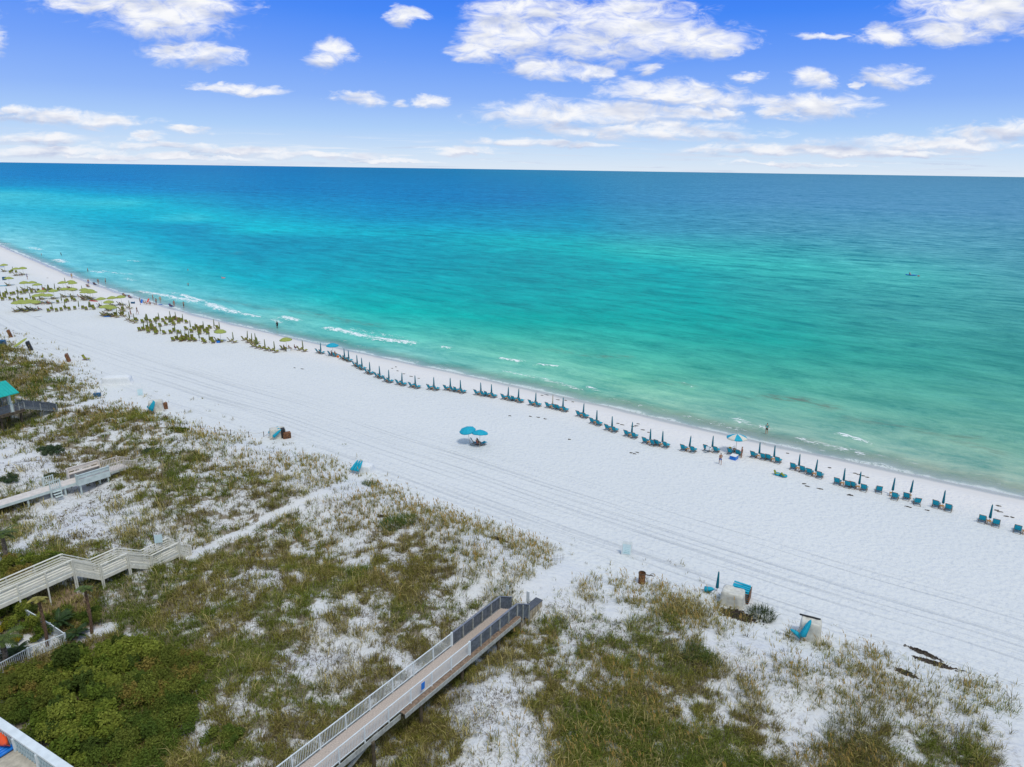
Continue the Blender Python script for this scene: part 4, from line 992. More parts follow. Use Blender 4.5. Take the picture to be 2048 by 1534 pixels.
for i_, (px, py, fat, ch) in enumerate(G_SHUT):
    if ch and px < 425 and i_ % 4 != 3:
        P = at(px, py); va = math.atan2(P.y, P.x) + random.uniform(-.5, .1); q = P + Vector((math.cos(va), math.sin(va), 0)) * 1.9 + Vector((math.sin(va), -math.cos(va), 0)) * random.uniform(-.8, .8); q.z = gz(q.x, q.y); GI.append(('gchair', px + 1, py, q, va))
for (px, py) in G_OPEN:      # chairs in the shade
    P = at(px, py)
    for s in (-1, 1):
        q = P + Vector((T[0], T[1], 0)) * (.7 * s + random.uniform(-.1, .1)) - Vector((Nn[0], Nn[1], 0)) * .4; q.z = gz(q.x, q.y); GI.append(('gchair', px + 3 * s, py, q, TOSEA + random.uniform(-.2, .2)))
place('gchair', at(172, 720), TOSEA - 1.0, 'lone wooden lime chair on the sand by the tilted boxes', 'beach chair')
from collections import defaultdict
for kinds, noun, cat, grp in [(('gopen',), 'open lime parasol', 'parasol', 'open lime parasols'), (('gclosed', 'gfat'), 'furled lime umbrella', 'umbrella', 'furled lime umbrellas'), (('gchair',), 'lime beach chair', 'beach chair', 'lime beach chairs')]:
    Z_ = defaultdict(list)
    for t in GI:
        if t[0] in kinds: Z_[zone(t[1], t[2])].append(t)
    for zn, l in Z_.items():
        l.sort(key=lambda t: t[1])
        for k, t in enumerate(l):
            lb = f'{noun}, {ordw(k + 1)} from left in {zn}' if len(l) > 1 else f'{noun} in {zn}'
            tl = (R(random.uniform(-3, 3)), R(random.uniform(-3, 3))) if t[0] != 'gchair' else None
            place(t[0], t[3], t[4], lb, cat, grp, tilt=tl)
print('lime items', len(GI), [sum(t[0] == k for t in GI) for k in ('gchair', 'gclosed', 'gfat', 'gopen')])

# ================================================================== PEOPLE
S_, B_ = 'shorts', 'shirt'
def ps(px, py, pose, fc, skin, label, wear=(), s=1.0, hair='hair_dark', sea_=False, sink=0.0, group=None):
    p = at_sea(px, py) if sea_ else at(px, py)
    return person(p, pose, fc, skin, label, wear, hair, s, group, sink)
ps(1532.5, 868.5, 'stand', TOSEA + .3, 'skin_fair', 'person in teal top and black shorts at the water edge, seen from behind', [(B_, 'cloth_teal_'), (S_, 'cloth_black')], 1.03, sea_=True)
ps(1440, 929, 'walk', TOSEA + .6, 'skin_tan', 'bare-chested boy in blue shorts walking below the striped parasol', [(S_, 'cloth_royal')], .90)
ps(1482.5, 916, 'stand', TOSEA + 2.3, 'skin_tan', 'person in a pink swimsuit standing right of the striped parasol', [('suit', 'cloth_pink')], .92)
q = at(1469, 909); person((q.x, q.y, q.z + .02), 'sit', TOSEA, 'skin_fair', 'person with white hat sitting under the striped parasol', [(B_, 'cloth_black')], 'hair_dark')
hat = MB(); hat.lathe([(.0, .15), (.07, .14), (.10, .10), (.11, .03), (.24, .0), (.245, -.01), (.10, .0)], 16); ho = hat.build('sun_hat', MAT['cloth_white'], None, smooth_=True); ho.location = (q.x - .1, q.y - .05, q.z + 1.10); tag(ho, 'white sun hat on the person seated under the striped parasol', 'hat')
ps(555, 658, 'stand', TOSEA + 1.5, 'skin_deep', 'lone person in black clothes standing at the wet sand', [(B_, 'cloth_black'), (S_, 'cloth_black')], 1.1)
ps(122.5, 511.5, 'stand', TOSEA, 'skin_deep', 'farthest tall wader, dark figure in the shallows', [(B_, 'cloth_black'), (S_, 'cloth_black')], 1.05, sea_=True, sink=.35)
ps(83, 511, 'stand', TOSEA, 'skin_tan', 'small distant wader nearest the left edge of the sea', [(S_, 'cloth_red')], .8, sea_=True, sink=.3)
ps(176, 545, 'stand', TOSEA, 'skin_tan', 'wader in dark swimwear standing in water above the recliners', [(S_, 'cloth_black')], 1.0, sea_=True, sink=.1)
ps(376, 541, 'stand', TOSEA, 'skin_tan', 'bather chest deep, farther of two swimmers off the crowd', [('suit', 'cloth_red')], 1.0, sea_=True, sink=1.05)
ps(376.5, 571, 'arms', TOSEA + 2, 'skin_tan', 'child with arms out waist deep in the green water', [(S_, 'cloth_navy')], .9, sea_=True, sink=.65)
ps(446, 556, 'lie', .2, 'skin_fair', 'person floating on a pink ring farther out in the sea', [('suit', 'cloth_pink')], .95, sea_=True, sink=.25)
ps(144, 557, 'walk', TOSEA + 1.3, 'skin_tan', 'person in yellow swimwear walking at the far waterline', [(S_, 'cloth_yellow')], 1.05)
ps(177.5, 570, 'stand', TOSEA - 2, 'skin_tan', 'bare-chested person in royal blue shorts beside the recliners', [(S_, 'cloth_royal')], 1.1)
ps(197, 568.5, 'stand', TOSEA + 1, 'skin_tan', 'person in black swimsuit on wet sand, left of two', [('suit', 'cloth_black')], 1.05)
ps(211.8, 568, 'stand', TOSEA + 2.5, 'skin_fair', 'person in grey top on wet sand, right of two', [(B_, 'cloth_grey'), (S_, 'cloth_black')], 1.1)
ps(55, 559, 'stand', TOSEA, 'skin_fair', 'person in light blue shirt by the farthest lime cluster', [(B_, 'cloth_royal'), (S_, 'cloth_navy')], 1.1)
ps(87.5, 588, 'stand', TOSEA + 2, 'skin_fair', 'person in a red wrap standing in the second lime row', [(B_, 'cloth_red'), (S_, 'cloth_red')], 1.1, 'hair_blond')
ps(262, 633.5, 'walk', TOSEA - 1, 'skin_tan', 'person in dark swimsuit walking inland, left of two', [('suit', 'cloth_black')], 1.05)
ps(274.8, 629, 'walk', TOSEA - .8, 'skin_fair', 'person in dark shirt walking inland, right of two', [(B_, 'cloth_black'), (S_, 'cloth_grey')], 1.1)
for (px, py, pose, fc, skin, lb, wear, s) in [(281, 609.5, 'stand', .5, 'skin_tan', 'crowd person in navy holding blue float, leftmost of crowd', [(B_, 'cloth_navy'), (S_, 'cloth_navy')], 1.1),
    (288.5, 609, 'sit', .2, 'skin_tan', 'seated crowd person in grey beside the navy one', [(B_, 'cloth_grey')], 1.0), (293, 610, 'sit', .8, 'skin_fair', 'seated crowd person in pink', [('suit', 'cloth_pink')], 1.0),
    (300.5, 610.5, 'sit', 2, 'skin_tan', 'seated crowd person in orange', [(S_, 'cloth_orange')], 1.0), (306.3, 601, 'stand', TOSEA, 'skin_tan', 'slim crowd person in grey at the water side', [('suit', 'cloth_grey')], 1.0),
    (313, 609.5, 'stand', TOSEA + 2, 'skin_tan', 'crowd person in navy shorts facing inland', [(S_, 'cloth_navy')], 1.05), (321.3, 605.5, 'stand', TOSEA + 1, 'skin_fair', 'crowd person in yellow swimsuit', [('suit', 'cloth_yellow')], 1.08),
    (309, 610.5, 'sit', 1, 'skin_fair', 'small child in green sitting at the crowd', [(B_, 'cloth_green')], .7), (348.8, 614, 'stand', TOSEA + 1, 'skin_tan', 'person in red swimsuit right of the blue chair', [('suit', 'cloth_red')], 1.1),
    (368, 616, 'arms', TOSEA + 2, 'skin_tan', 'person with arms spread at the waterline, rightmost of crowd', [(S_, 'cloth_black')], 1.05)]:
    ps(px, py, pose, fc, skin, lb, wear, s)
def lounger_person(px, py, skin, lb, wear, fab='cloth_navy', lbl2='', s=1.0):
    q = at(px, py); person(q, 'lie', -.6, skin, lb, wear, s=s)
    r = empty('recliner', q, -.6); m = MB()
    m.bar((-.7, 0, .78), (-.2, 0, .26), .6, .03); m.bar((-.2, 0, .26), (.9, 0, .20), .6, .03); m.build('sling', MAT[fab], r)
    f = MB()
    for sy in (-.3, .3): f.bar((-.75, sy, .8), (-.2, sy, .22), .03); f.bar((-.2, sy, .22), (.9, sy, .18), .03); f.bar((-.4, sy, 0), (-.2, sy, .24), .03); f.bar((.7, sy, 0), (.6, sy, .2), .03)
    f.build('frame', MAT['wood_grey'], r); tag(r, lbl2, 'recliner', 'recliners at the waterline')
lounger_person(176, 574, 'skin_tan', 'person reclining in black, left of the blue shorts figure', [('suit', 'cloth_black')], 'cloth_grey', 'low recliner nearest the lime cluster, left of three groups')
lounger_person(190, 570, 'skin_deep', 'person reclining in navy, right of the blue shorts figure', [(S_, 'cloth_navy')], 'cloth_navy', 'navy recliner right of the blue shorts figure')
lounger_person(249, 592.5, 'skin_tan', 'person reclining alone, left of the pair before the crowd', [(S_, 'cloth_black')], 'cloth_black', 'dark recliner left of the pair before the crowd')
lounger_person(260, 596, 'skin_tan', 'person reclining, right of the pair before the crowd', [(S_, 'cloth_royal')], 'cloth_navy', 'navy recliner right of the pair before the crowd')
lounger_person(342, 613.5, 'skin_deep', 'person in low blue chair by the red swimsuit figure', [(S_, 'cloth_navy')], 'cloth_royal', 'low blue recliner by the red swimsuit figure')
for px, py, lb, wear, sk in [(664, 711.5, 'person in coral swimsuit seated under the turquoise parasol', [('suit', 'cloth_red')], 'skin_tan'), (671, 712.5, 'person with orange towel seated right under the turquoise parasol', [(S_, 'cloth_orange')], 'skin_fair'),
    (569, 700, 'person in black seated under the last lime parasol', [(B_, 'cloth_black')], 'skin_tan'), (579, 700.5, 'person in white seated under the last lime parasol', [(B_, 'cloth_white')], 'skin_fair'), (590.5, 699.5, 'person in blue seated right of the last lime parasol', [(B_, 'cloth_navy'), (S_, 'cloth_royal')], 'skin_tan'),
    (354, 642, 'person in royal blue seated among lime chairs', [(S_, 'cloth_royal')], 'skin_tan'), (40, 553, 'person in black under the farthest parasols', [(B_, 'cloth_black')], 'skin_tan'), (136, 580.5, 'person in red under the parasols by the far bathers', [(B_, 'cloth_red')], 'skin_tan'),
    (157, 596, 'person in white among the chairs by four joined parasols', [(B_, 'cloth_white')], 'skin_fair'), (164, 600, 'person in black beside the four joined parasols', [(B_, 'cloth_black')], 'skin_tan'), (83, 610, 'person in teal under the dune side parasols', [(B_, 'cloth_teal_')], 'skin_tan'),
    (97, 609, 'person in red under the right dune side parasol', [(B_, 'cloth_red')], 'skin_tan'), (78, 621, 'person in red at the nearest joined parasols', [(B_, 'cloth_red')], 'skin_tan'), (200, 614.5, 'person in navy under the leftmost rank parasol', [(B_, 'cloth_navy')], 'skin_tan'), (209, 632, 'person in white under the nearest rank parasols', [(B_, 'cloth_white')], 'skin_fair'), (955, 891, 'person in red lying under the mid-beach parasols', [('suit', 'cloth_red')], 'skin_tan')]:
    ps(px, py, 'sit', TOSEA + random.uniform(-.3, .3), sk, lb, wear, 1.0)

# ================================================================== BEACH THINGS
def put(mb, name, m, p, rz=0, label=None, cat=None, group=None, bevel=0, parent=None, tilt=None, sm=False):
    o = mb.build(name, MAT[m] if isinstance(m, str) else m, parent, bevel=bevel, smooth_=sm)
    if parent is None:
        o.location = p; o.rotation_euler = (tilt[0] if tilt else 0, tilt[1] if tilt else 0, rz); tag(o, label, cat, group)
    return o
# kayak out at sea
p = at_sea(1822, 551); r = empty('kayak', p, -.42); tag(r, 'blue sit-on kayak out on the open water', 'kayak')
k = MB(); L_ = 1.9; st_ = []
for i in range(13):
    t = -1 + i / 6; w_ = .38 * (1 - abs(t) ** 2.6) + .015; zz = .10 + .20 * abs(t) ** 3
    st_.append([(t * L_, w_, zz + .10), (t * L_, w_ * .6, zz + .20), (t * L_, -w_ * .6, zz + .20), (t * L_, -w_, zz + .10), (t * L_, -w_ * .5, zz - .12), (t * L_, w_ * .5, zz - .12)])
vs = [v_ for s_ in st_ for v_ in s_]; fs = [(i * 6 + j, i * 6 + (j + 1) % 6, (i + 1) * 6 + (j + 1) % 6, (i + 1) * 6 + j) for i in range(12) for j in range(6)]
k.add(vs, fs + [(0, 1, 2, 3, 4, 5), (77, 76, 75, 74, 73, 72)]); KAY = k.build('hull', MAT['bright_blue'], r, smooth_=True)
s = MB(); s.box(-.75, -.15, -.24, .24, .28, .34); s.bar((-.72, 0, .34), (-.86, 0, .62), .4, .04); s.build('seat', MAT['cloth_black'], r)
b = MB(); b.box(.5, .95, -.2, .2, .28, .42); b.build('hatch', MAT['bright_blue'], r, bevel=.03)
person((p.x - .55, p.y + .22, .12), 'sit', -.42, 'skin_tan', 'person in dark vest paddling the blue kayak', [(B_, 'cloth_black')])
pd = MB(); pd.tube([(0, -1.05, 0), (0, 1.05, 0)], .016, 6)
for sgn in (-1, 1): pd.box(-.09, .09, sgn * 1.25 - .2, sgn * 1.25 + .2, -.012, .012)
put(pd, 'paddle', 'orange_plastic', (p.x - .2, p.y + .1, .68), -.42, 'double-bladed paddle held by the kayaker', 'paddle', tilt=(R(8), 0))
fl = MB(); fl.lathe([(.0, .0), (.32, .02), (.42, .10), (.42, .2), (.3, .27), (0, .28)], 16); put(fl, 'swim_float', 'cloth_red', at_sea(1837, 552.5), 0, 'small red float trailing behind the blue kayak', 'float', sm=True)
# ring under the swimmer
rg = MB(); rg.tube([(.5 * math.cos(a_ * math.pi / 8), .5 * math.sin(a_ * math.pi / 8), .1) for a_ in range(17)], .13, 8, cap=False); put(rg, 'swim_ring', 'cloth_pink', at_sea(447, 556.5), 0, 'pink swim ring under the floating person', 'swim ring', sm=True)
# floats and tents in the crowd
def raft(px, py, m, rz, label, L_=1.0, W_=.5, name='body_board', tilt=None, dz=.05):
    mb = MB(); n = 10; top = []; 
    for i in range(n + 1):
        t = i / n; w_ = W_ / 2 * (1 if t < .6 else math.sqrt(max(0.02, 1 - ((t - .6) / .4) ** 2))); top.append((t * L_ - L_ / 2, w_))
    pts = [(x, w) for x, w in top] + [(x, -w) for x, w in top[::-1]]; N = len(pts)
    mb.add([(x, y, 0) for x, y in pts] + [(x, y, .06) for x, y in pts], [tuple(range(N))[::-1], tuple(range(N, 2 * N))] + [(i, (i + 1) % N, (i + 1) % N + N, i + N) for i in range(N)])
    q = at(px, py); put(mb, name, m, (q.x, q.y, q.z + dz), rz, label, 'board' if name == 'body_board' else 'float', tilt=tilt)
raft(321, 609, 'bright_blue', .4, 'bright blue body board lying right of the crowd')
raft(284, 606, 'bright_blue', 1.2, 'bright blue float standing up at the left of the crowd', 1.1, .7, 'pool_float', (0, R(-70)), .5)
raft(297, 604, 'orange_plastic', .9, 'orange float standing up in the middle of the crowd', 1.1, .8, 'pool_float', (0, R(-60)), .5)
raft(188, 602.5, 'red_plastic', -.3, 'red kayak-shaped float before the four joined parasols', 2.6, .7, 'pool_float')
raft(76, 633, 'cloth_white', .5, 'white board lying on sand below the nearest joined parasols', 1.6, .6)
raft(215, 633.5, 'bright_blue', .2, 'blue board beside the nearest parasols of the dense lime rank', 1.6, .8)
raft(4, 534, 'bright_blue', .2, 'blue float at the left edge by the farthest parasols', 1.6, .9, 'pool_float')
raft(7, 572, 'turquoise_canopy', .2, 'teal float by the left edge in the second lime row', 2.2, .9, 'pool_float')
raft(41, 693, 'lime_canopy', 1.0, 'long lime board leaning at the dune edge, left side', 3.2, .6, 'body_board', (R(20), R(-28)), .7)
def cooler(px, py, m, label, sx=.7, sy=.42, h=.42, rz=.4, lid='cloth_white'):
    q = at(px, py); r = empty('cooler', q, rz); b = MB(); b.box(-sx / 2, sx / 2, -sy / 2, sy / 2, 0, h); b.build('body', MAT[m], r, bevel=.03); l = MB(); l.box(-sx / 2 - .015, sx / 2 + .015, -sy / 2 - .015, sy / 2 + .015, h + .002, h + .07); l.build('lid', MAT[lid], r, bevel=.02)
    hd = MB(); hd.tube([(-sx / 2 - .03, -.12, h * .7), (-sx / 2 - .08, 0, h * .7), (-sx / 2 - .03, .12, h * .7)], .012, 6); hd.build('handle', MAT['cloth_black'], r); tag(r, label, 'cooler')
cooler(195, 793, 'blue_plastic', 'dark blue cooler lying by the dune grass, left beach', 1.0, .6, .5, .3, 'blue_plastic')
cooler(1467.5, 918, 'bright_blue', 'bright blue cooler with white cover below the striped parasol', .95, .8, .5, .9)
cooler(577.5, 703, 'cloth_white', 'white cooler beneath the last lime parasol', .7, .5, .45, .2)
cooler(437, 685.5, 'bright_blue', 'blue cooler behind the lone lime parasol', .7, .5, .45, .2, 'blue_plastic')
cooler(2, 689, 'blue_plastic', 'dark blue box at the left edge of the dune', 1.6, 1.0, .8, .2, 'blue_plastic')
cooler(9, 560, 'blue_plastic', 'blue box standing behind the far lime chairs at left', .9, .7, .9, .2, 'blue_plastic')
cooler(266, 607, 'blue_plastic', 'small grey-blue box left of the crowd', .9, .6, .5, .2, 'cloth_white')
for k_, (px, py) in enumerate([(1555, 950), (1567.5, 953.5)]):
    q = at(px, py); r = empty('lounge_float', q, TOSEA - 1.2 + k_ * .7); b = MB(); b.tube([(.30 * math.cos(a_ * math.pi / 8), .30 * math.sin(a_ * math.pi / 8), .15) for a_ in range(17)], .12, 8, cap=False); b.build('ring', MAT['teal_fabric'], r, smooth_=True)
    b = MB(); b.tube([(-.26, -.28, .22), (-.40, 0, .55), (-.26, .28, .22)], .11, 8); b.build('backrest', MAT['lime_fabric'], r, smooth_=True); b = MB(); b.lathe([(0, .12), (.3, .13), (.3, .2), (0, .22)], 12); b.build('seat', MAT['lime_canopy'], r)
    tag(r, 'teal and lime ring seat on the open sand, ' + ('left of the two' if k_ == 0 else 'right of the two'), 'float', 'ring seats on the sand')
# A-frame signs
def aframe(px, py, rz, label, w=.75, h=1.15):
    q = at(px, py); r = empty('sandwich_board', q, rz)
    for s in (-1, 1):
        b = MB(); b.bar((s * .30, 0, .0), (s * .03, 0, h), w, .03, (1, 0, 0)); b.build('panel', MAT['white_plastic'], r)
    f = MB(); f.bar((-.30 + .02 - .035, 0, .16), (-.10 - .02 - .035 + .02, 0, h * .82), w * .8, .006, (1, 0, 0)); f.build('face', MAT['sign_face'], r)
    t = MB()
    for i in range(4): 
        z = .30 + i * .16; x = -.30 + .27 * z / h - .047 ; t.bar((x, -w * .28, z), (x, w * (.28 - .1 * (i % 2)), z), .012, .05, (0, 0, 1))
    t.build('lettering', MAT['cloth_teal_'], r); tag(r, label, 'sign')
aframe(1253, 1108, R(75), 'white A-frame sign with pale blue face on open sand', .95, 1.35)
aframe(281, 791, R(120), 'white A-frame sign near the dark blue cooler', .9, 1.3)
# tilted storage boards, left dune
def cabinet(px, py, m, label, w=1.1, h=1.7, d=.5, rz=.5, tilt=(0, R(-14)), m2=None):
    q = at(px, py); r = empty('storage_cabinet', (q.x, q.y, q.z - .1), rz); r.rotation_euler = (tilt[0], tilt[1], rz)
    b = MB(); b.box(-d / 2, d / 2, -w / 2, w / 2, 0, h); b.build('box', MAT[m], r, bevel=.02)
    dd = MB(); 
    for s in (-1, 1): dd.box(-d / 2 - .03, -d / 2 - .002, s * w / 4 - w / 4 + .03, s * w / 4 + w / 4 - .03, .05, h - .05)
    dd.build('doors', MAT[m2 or m], r); hs = MB(); hs.box(-d / 2 - .06, -d / 2 - .031, -.05, -.02, h * .45, h * .6); hs.box(-d / 2 - .06, -d / 2 - .031, .02, .05, h * .45, h * .6); hs.build('handle', MAT['black_board'], r); tag(r, label, 'cabinet')
cabinet(23, 674, 'rust_wood', 'rust brown cabinet leaning at the far left dune edge', .9, 1.7)
cabinet(63, 700, 'black_board', 'black cabinet with white base leaning by the lime board', 1.1, 1.9, .6, .5, (0, R(-14)), 'black_board')
cabinet(139, 722, 'rust_wood', 'rust brown cabinet leaning near the lone lime chair', 1.5, 1.5)
# covered heap of chairs, far left
def canvas_heap(p, sx, sy, h, rz, label, m='canvas', name='covered_stack', seed=1, parent=None):
    """canvas thrown over a stack: draped box with sagging top, folds and a ragged hem"""
    g = np.random.default_rng(seed); nu = 44; lev = [(.0, h), (.45, h), (.85, h), (1.0, h * .96), (1.03, h * .75), (1.05, h * .4), (1.10, .06), (1.14, 0)]
    vs = []; 
    for (rr, z) in lev:
        for i in range(nu):
            an = 2 * math.pi * i / nu; c, s = math.cos(an), math.sin(an); k = 1 / max(abs(c), abs(s)) ** .86
            f = 1 + (.05 * math.sin(an * 9 + seed) + .03 * math.sin(an * 17)) * (1 - z / h) * 1.2; x, y = c * k * rr * sx / 2 * f, s * k * rr * sy / 2 * f
            zz = z - (.10 * h * (1 - rr) if rr < .8 else 0) + .03 * math.sin(5 * x + seed) * (rr > .1) + .02 * math.sin(9 * y); vs.append((x, y, max(zz, 0)))
    fs = [(j * nu + i, j * nu + (i + 1) % nu, (j + 1) * nu + (i + 1) % nu, (j + 1) * nu + i) for j in range(len(lev) - 1) for i in range(nu)]; fs.append(tuple(range(nu))[::-1])
    mb = MB(); mb.add(vs, [f_[::-1] for f_ in fs]); o = mb.build(name, MAT[m], parent, smooth_=True)
    if parent is None: o.location = p; o.rotation_euler = (0, 0, rz); tag(o, label, 'covered stack')
    return o
canvas_heap(at(235, 767), 4.2, 1.7, 1.25, R(12), 'long white canvas-covered stack on the sand, left beach', m='cloth_white')
def lean_umb(base, tip, label, rad=.12, fab='turquoise_canopy', group=None, name='closed_umbrella'):
    b, t = Vector(base), Vector(tip); r = empty(name, b); d = t - b; L_ = d.length; r.rotation_mode = 'QUATERNION'; r.rotation_quaternion = d.to_track_quat('Z', 'Y')
    p_ = MB(); p_.tube([(0, 0, -.02), (0, 0, L_)], .022, 8); p_.build('pole', MAT['wood'], r)
    c = MB(); c.lathe([(rad * .5, L_ * .26), (rad * 1.2, L_ * .30), (rad, L_ * .5), (rad * .85, L_ * .75), (rad * .5, L_ * .93), (.01, L_ * 1.02)], 18, .2, 6); c.build('folded_canopy', MAT[fab], r, smooth_=True)
    tag(r, label, 'umbrella', group); return r
def V3(px, py, dz): 
    q = at(px, py); return Vector((q.x, q.y, q.z + dz))
def tip_at(px, py, base, dist_off=0.0):
    """point on the sight line over the base, at the base's range plus an offset"""
    d = Vector(cam_ray(px, py)); C_ = Vector((0, 0, CAM_H)); f_ = Vector((base.x, base.y, 0)).length + dist_off; t_ = f_ / Vector((d.x, d.y, 0)).length; return C_ + d * t_
# stack with teal cloth, left
q = at(313, 820); canvas_heap((q.x, q.y, q.z), 1.9, 1.4, 1.5, R(20), 'cream canvas stack beside the teal sheet, left beach', seed=3)
cabinet(322, 818, 'canvas', 'pale box with dark open top right of the cream canvas stack', 1.0, 1.25, .8, R(-60), (0, 0), 'black_board'); 
cabinet(327, 818.5, 'rust_wood', 'orange brown box at the right end of the cream canvas stack', 1.2, 1.1, .5, R(-50), (0, 0))
for k_ in range(3):
    b0 = V3(292 + k_ * 4, 822 + k_ * 3.5, .05); lean_umb(b0, tip_at(307 + k_ * 1.2, 801 + k_, b0, -.1), 'furled turquoise umbrella on the cream stack, %s of three' % ['leftmost', 'middle', 'rightmost'][k_], .2, group='umbrellas leaning on the cream canvas stack')
# second stack
q = at(556, 874); canvas_heap((q.x, q.y, q.z), 2.0, 1.3, 1.3, R(25), 'white canvas stack with brown box, by the dune edge', seed=5)
cabinet(566, 875, 'black_board', 'dark cloth box right of the white canvas stack', .5, 1.5, .6, R(-60), (0, R(8)))
cabinet(574, 876, 'rust_wood', 'orange brown box right of the dark cloth box', 1.0, .95, .6, R(-60), (0, R(6)))
for k_ in range(3):
    b0 = V3(531 + k_ * 5, 872 + k_ * 4, .05); lean_umb(b0, tip_at(556 + k_ * 3, 853 + k_ * 3, b0, -.1), 'furled turquoise umbrella on the white stack, %s of three' % ['farthest', 'middle', 'nearest'][k_], .17, group='umbrellas leaning on the white canvas stack')
# third: three umbrellas on a low white cover
q = at(730, 942); canvas_heap((q.x, q.y, q.z - .05), 1.9, 1.3, .95, R(-15), 'low white canvas heap behind three leaning umbrellas', m='cloth_white', seed=8)
for k_ in range(3):
    b0 = V3(698 + k_ * 6.5, 948 + k_ * 1.5, .0); lean_umb(b0, tip_at(716 + k_ * 4.5, 920 + k_ * .5, b0, .9), 'furled turquoise umbrella on the low heap, %s of three' % ['left', 'middle', 'right'][k_], .15, group='three umbrellas leaning on the low heap')
# big stack of chairs, right
q = at(1464, 1207); sx_ = R(-28)
canvas_heap((q.x, q.y, q.z), 1.8, 1.35, 1.3, sx_, 'cream canvas sheet draped over the stacked chairs, right beach', seed=11)
r = empty('stacked_chairs', at(1480, 1197), sx_); r.location.z -= .05
for i in range(5):
    b = MB(); z = .2 + i * .2; b.box(-.75 + i * .03, .72, -.62, .62, z, z + .05); b.build('sling', MAT['turquoise_canopy'], r, bevel=.01)
    f = MB(); f.box(-.78, .76, -.66, -.63, z - .06, z + .03); f.box(-.78, .76, .63, .66, z - .06, z + .03); f.build('frame', MAT['rust_wood'], r)
b = MB(); b.box(.765, .80, -.64, .64, .02, 1.15); b.build('end_board', MAT['rust_wood'], r)
for i in range(4):
    b = MB(); b.bar((-.7, -.5 + i * .32, 1.24 + .05 * (i % 2)), (.72, -.46 + i * .32, 1.18), .2, .08); b.build('folded_sling', MAT['turquoise_canopy'], r, bevel=.02)
tag(r, 'stack of folded teal chairs with rusty end board behind the cream sheet', 'chair stack')
b0 = V3(1433.5, 1182, -.3); r = place('bclosed', b0, 0, 'lone furled teal umbrella upright beside the cream sheet', 'umbrella', s=1.05)
b0 = V3(1402, 1181, .1); lean_umb(b0, V3(1427, 1187, .45), 'furled turquoise umbrella lying on the dune grass', .2)
# last stack
q = at(1618, 1275); canvas_heap((q.x, q.y, q.z), 1.5, 1.25, 1.65, R(-25), 'tall white canvas-covered stack nearest the seaweed, far right', m='canvas', seed=14)
cb = MB(); cb.box(-.78, .78, -.05, .05, 1.62, 1.72); put(cb, 'top_bar', 'black_board', (q.x, q.y + .35, q.z), R(-25), 'black bar across the top of the tall white stack', 'bar')
b0 = V3(1598, 1284, .0); lean_umb(b0, tip_at(1622, 1240, b0, .4), 'furled turquoise umbrella leaning upright on the tall white stack', .19)
b0 = V3(1612, 1284, .15); lean_umb(b0, tip_at(1581, 1258, b0, -.1), 'furled turquoise umbrella slanting left from the tall white stack', .15)
# rusty bin with arm
q = at(1283, 1166); r = empty('litter_bin', q); b = MB(); b.lathe([(.30, 0), (.31, .95), (.34, .97), (.34, 1.02), (.28, 1.02), (.27, .5), (0, .5)], 20); b.build('barrel', MAT['rust_wood'], r, smooth_=False)
b = MB(); b.tube([(.3 * math.cos(a_ * math.pi / 8), .3 * math.sin(a_ * math.pi / 8), 1.04) for a_ in range(17)], .035, 6, cap=False); b.build('rim', MAT['dark_timber'], r)
b = MB(); b.bar((.30, 0, .85), (.95, -.05, .78), .08, .06); b.tube([(.95 + .2 * math.cos(a_ * math.pi / 6), -.05 + .2 * math.sin(a_ * math.pi / 6), .86) for a_ in range(13)], .03, 6, cap=False); b.build('side_arm', MAT['dark_timber'], r)
tag(r, 'rusty brown litter barrel with a side arm at the dune edge', 'bin')

# ================================================================== PINK-DECK WALKWAY (nearest)
DZ = 3.8
def pt(px, py, z): q = plane_at(px, py, z); return Vector((q[0], q[1], z))
E0 = pt(1000, 1217, DZ); S0 = pt(590, 1540, DZ); D1 = (E0 - S0).normalized(); S0 = S0 - D1 * 10.0; Ln = (E0 - S0).length
NR = Vector((D1.y, -D1.x, 0)); WD = 1.55; LEDGE = .42
walk = empty('boardwalk', S0); tag(walk, 'long pink-plank boardwalk with white picket rails turning to slate boards', 'boardwalk')
walk.rotation_euler = (0, 0, math.atan2(D1.y, D1.x))      # local x along the deck, -y to the right
XW = lambda p: (p - S0).dot(D1)
xs_split = XW(pt(915, 1272, DZ + 1.07)) 
b = MB(); i = 0; x = 0.0
while x < Ln: b.box(x, x + .135, -WD, 0, -.04, 0); x += .14
b.build('deck_planks', MAT['pink_planks'], walk)
b = MB(); b.box(max(0, Ln - 12.6), Ln + .1, -WD - LEDGE, -WD - .0, -.045, -.005); b.build('side_ledge', MAT['wood_grey'], walk)
b = MB(); b.box(0, Ln - 12.7, -WD - .16, -WD - .10, -.42, -.06); b.box(Ln - 12.6, Ln, -WD - LEDGE - .05, -WD - LEDGE, -.30, 0.01); b.box(0, Ln, .10, .15, -.35, -.05); b.build('fascia_beam', MAT['weathered'], walk)
b = MB()
for xx in np.arange(1.0, Ln, 2.4): b.box(xx, xx + .12, -WD - .1, .1, -.30, -.042)
b.build('joists', MAT['dark_timber'], walk)
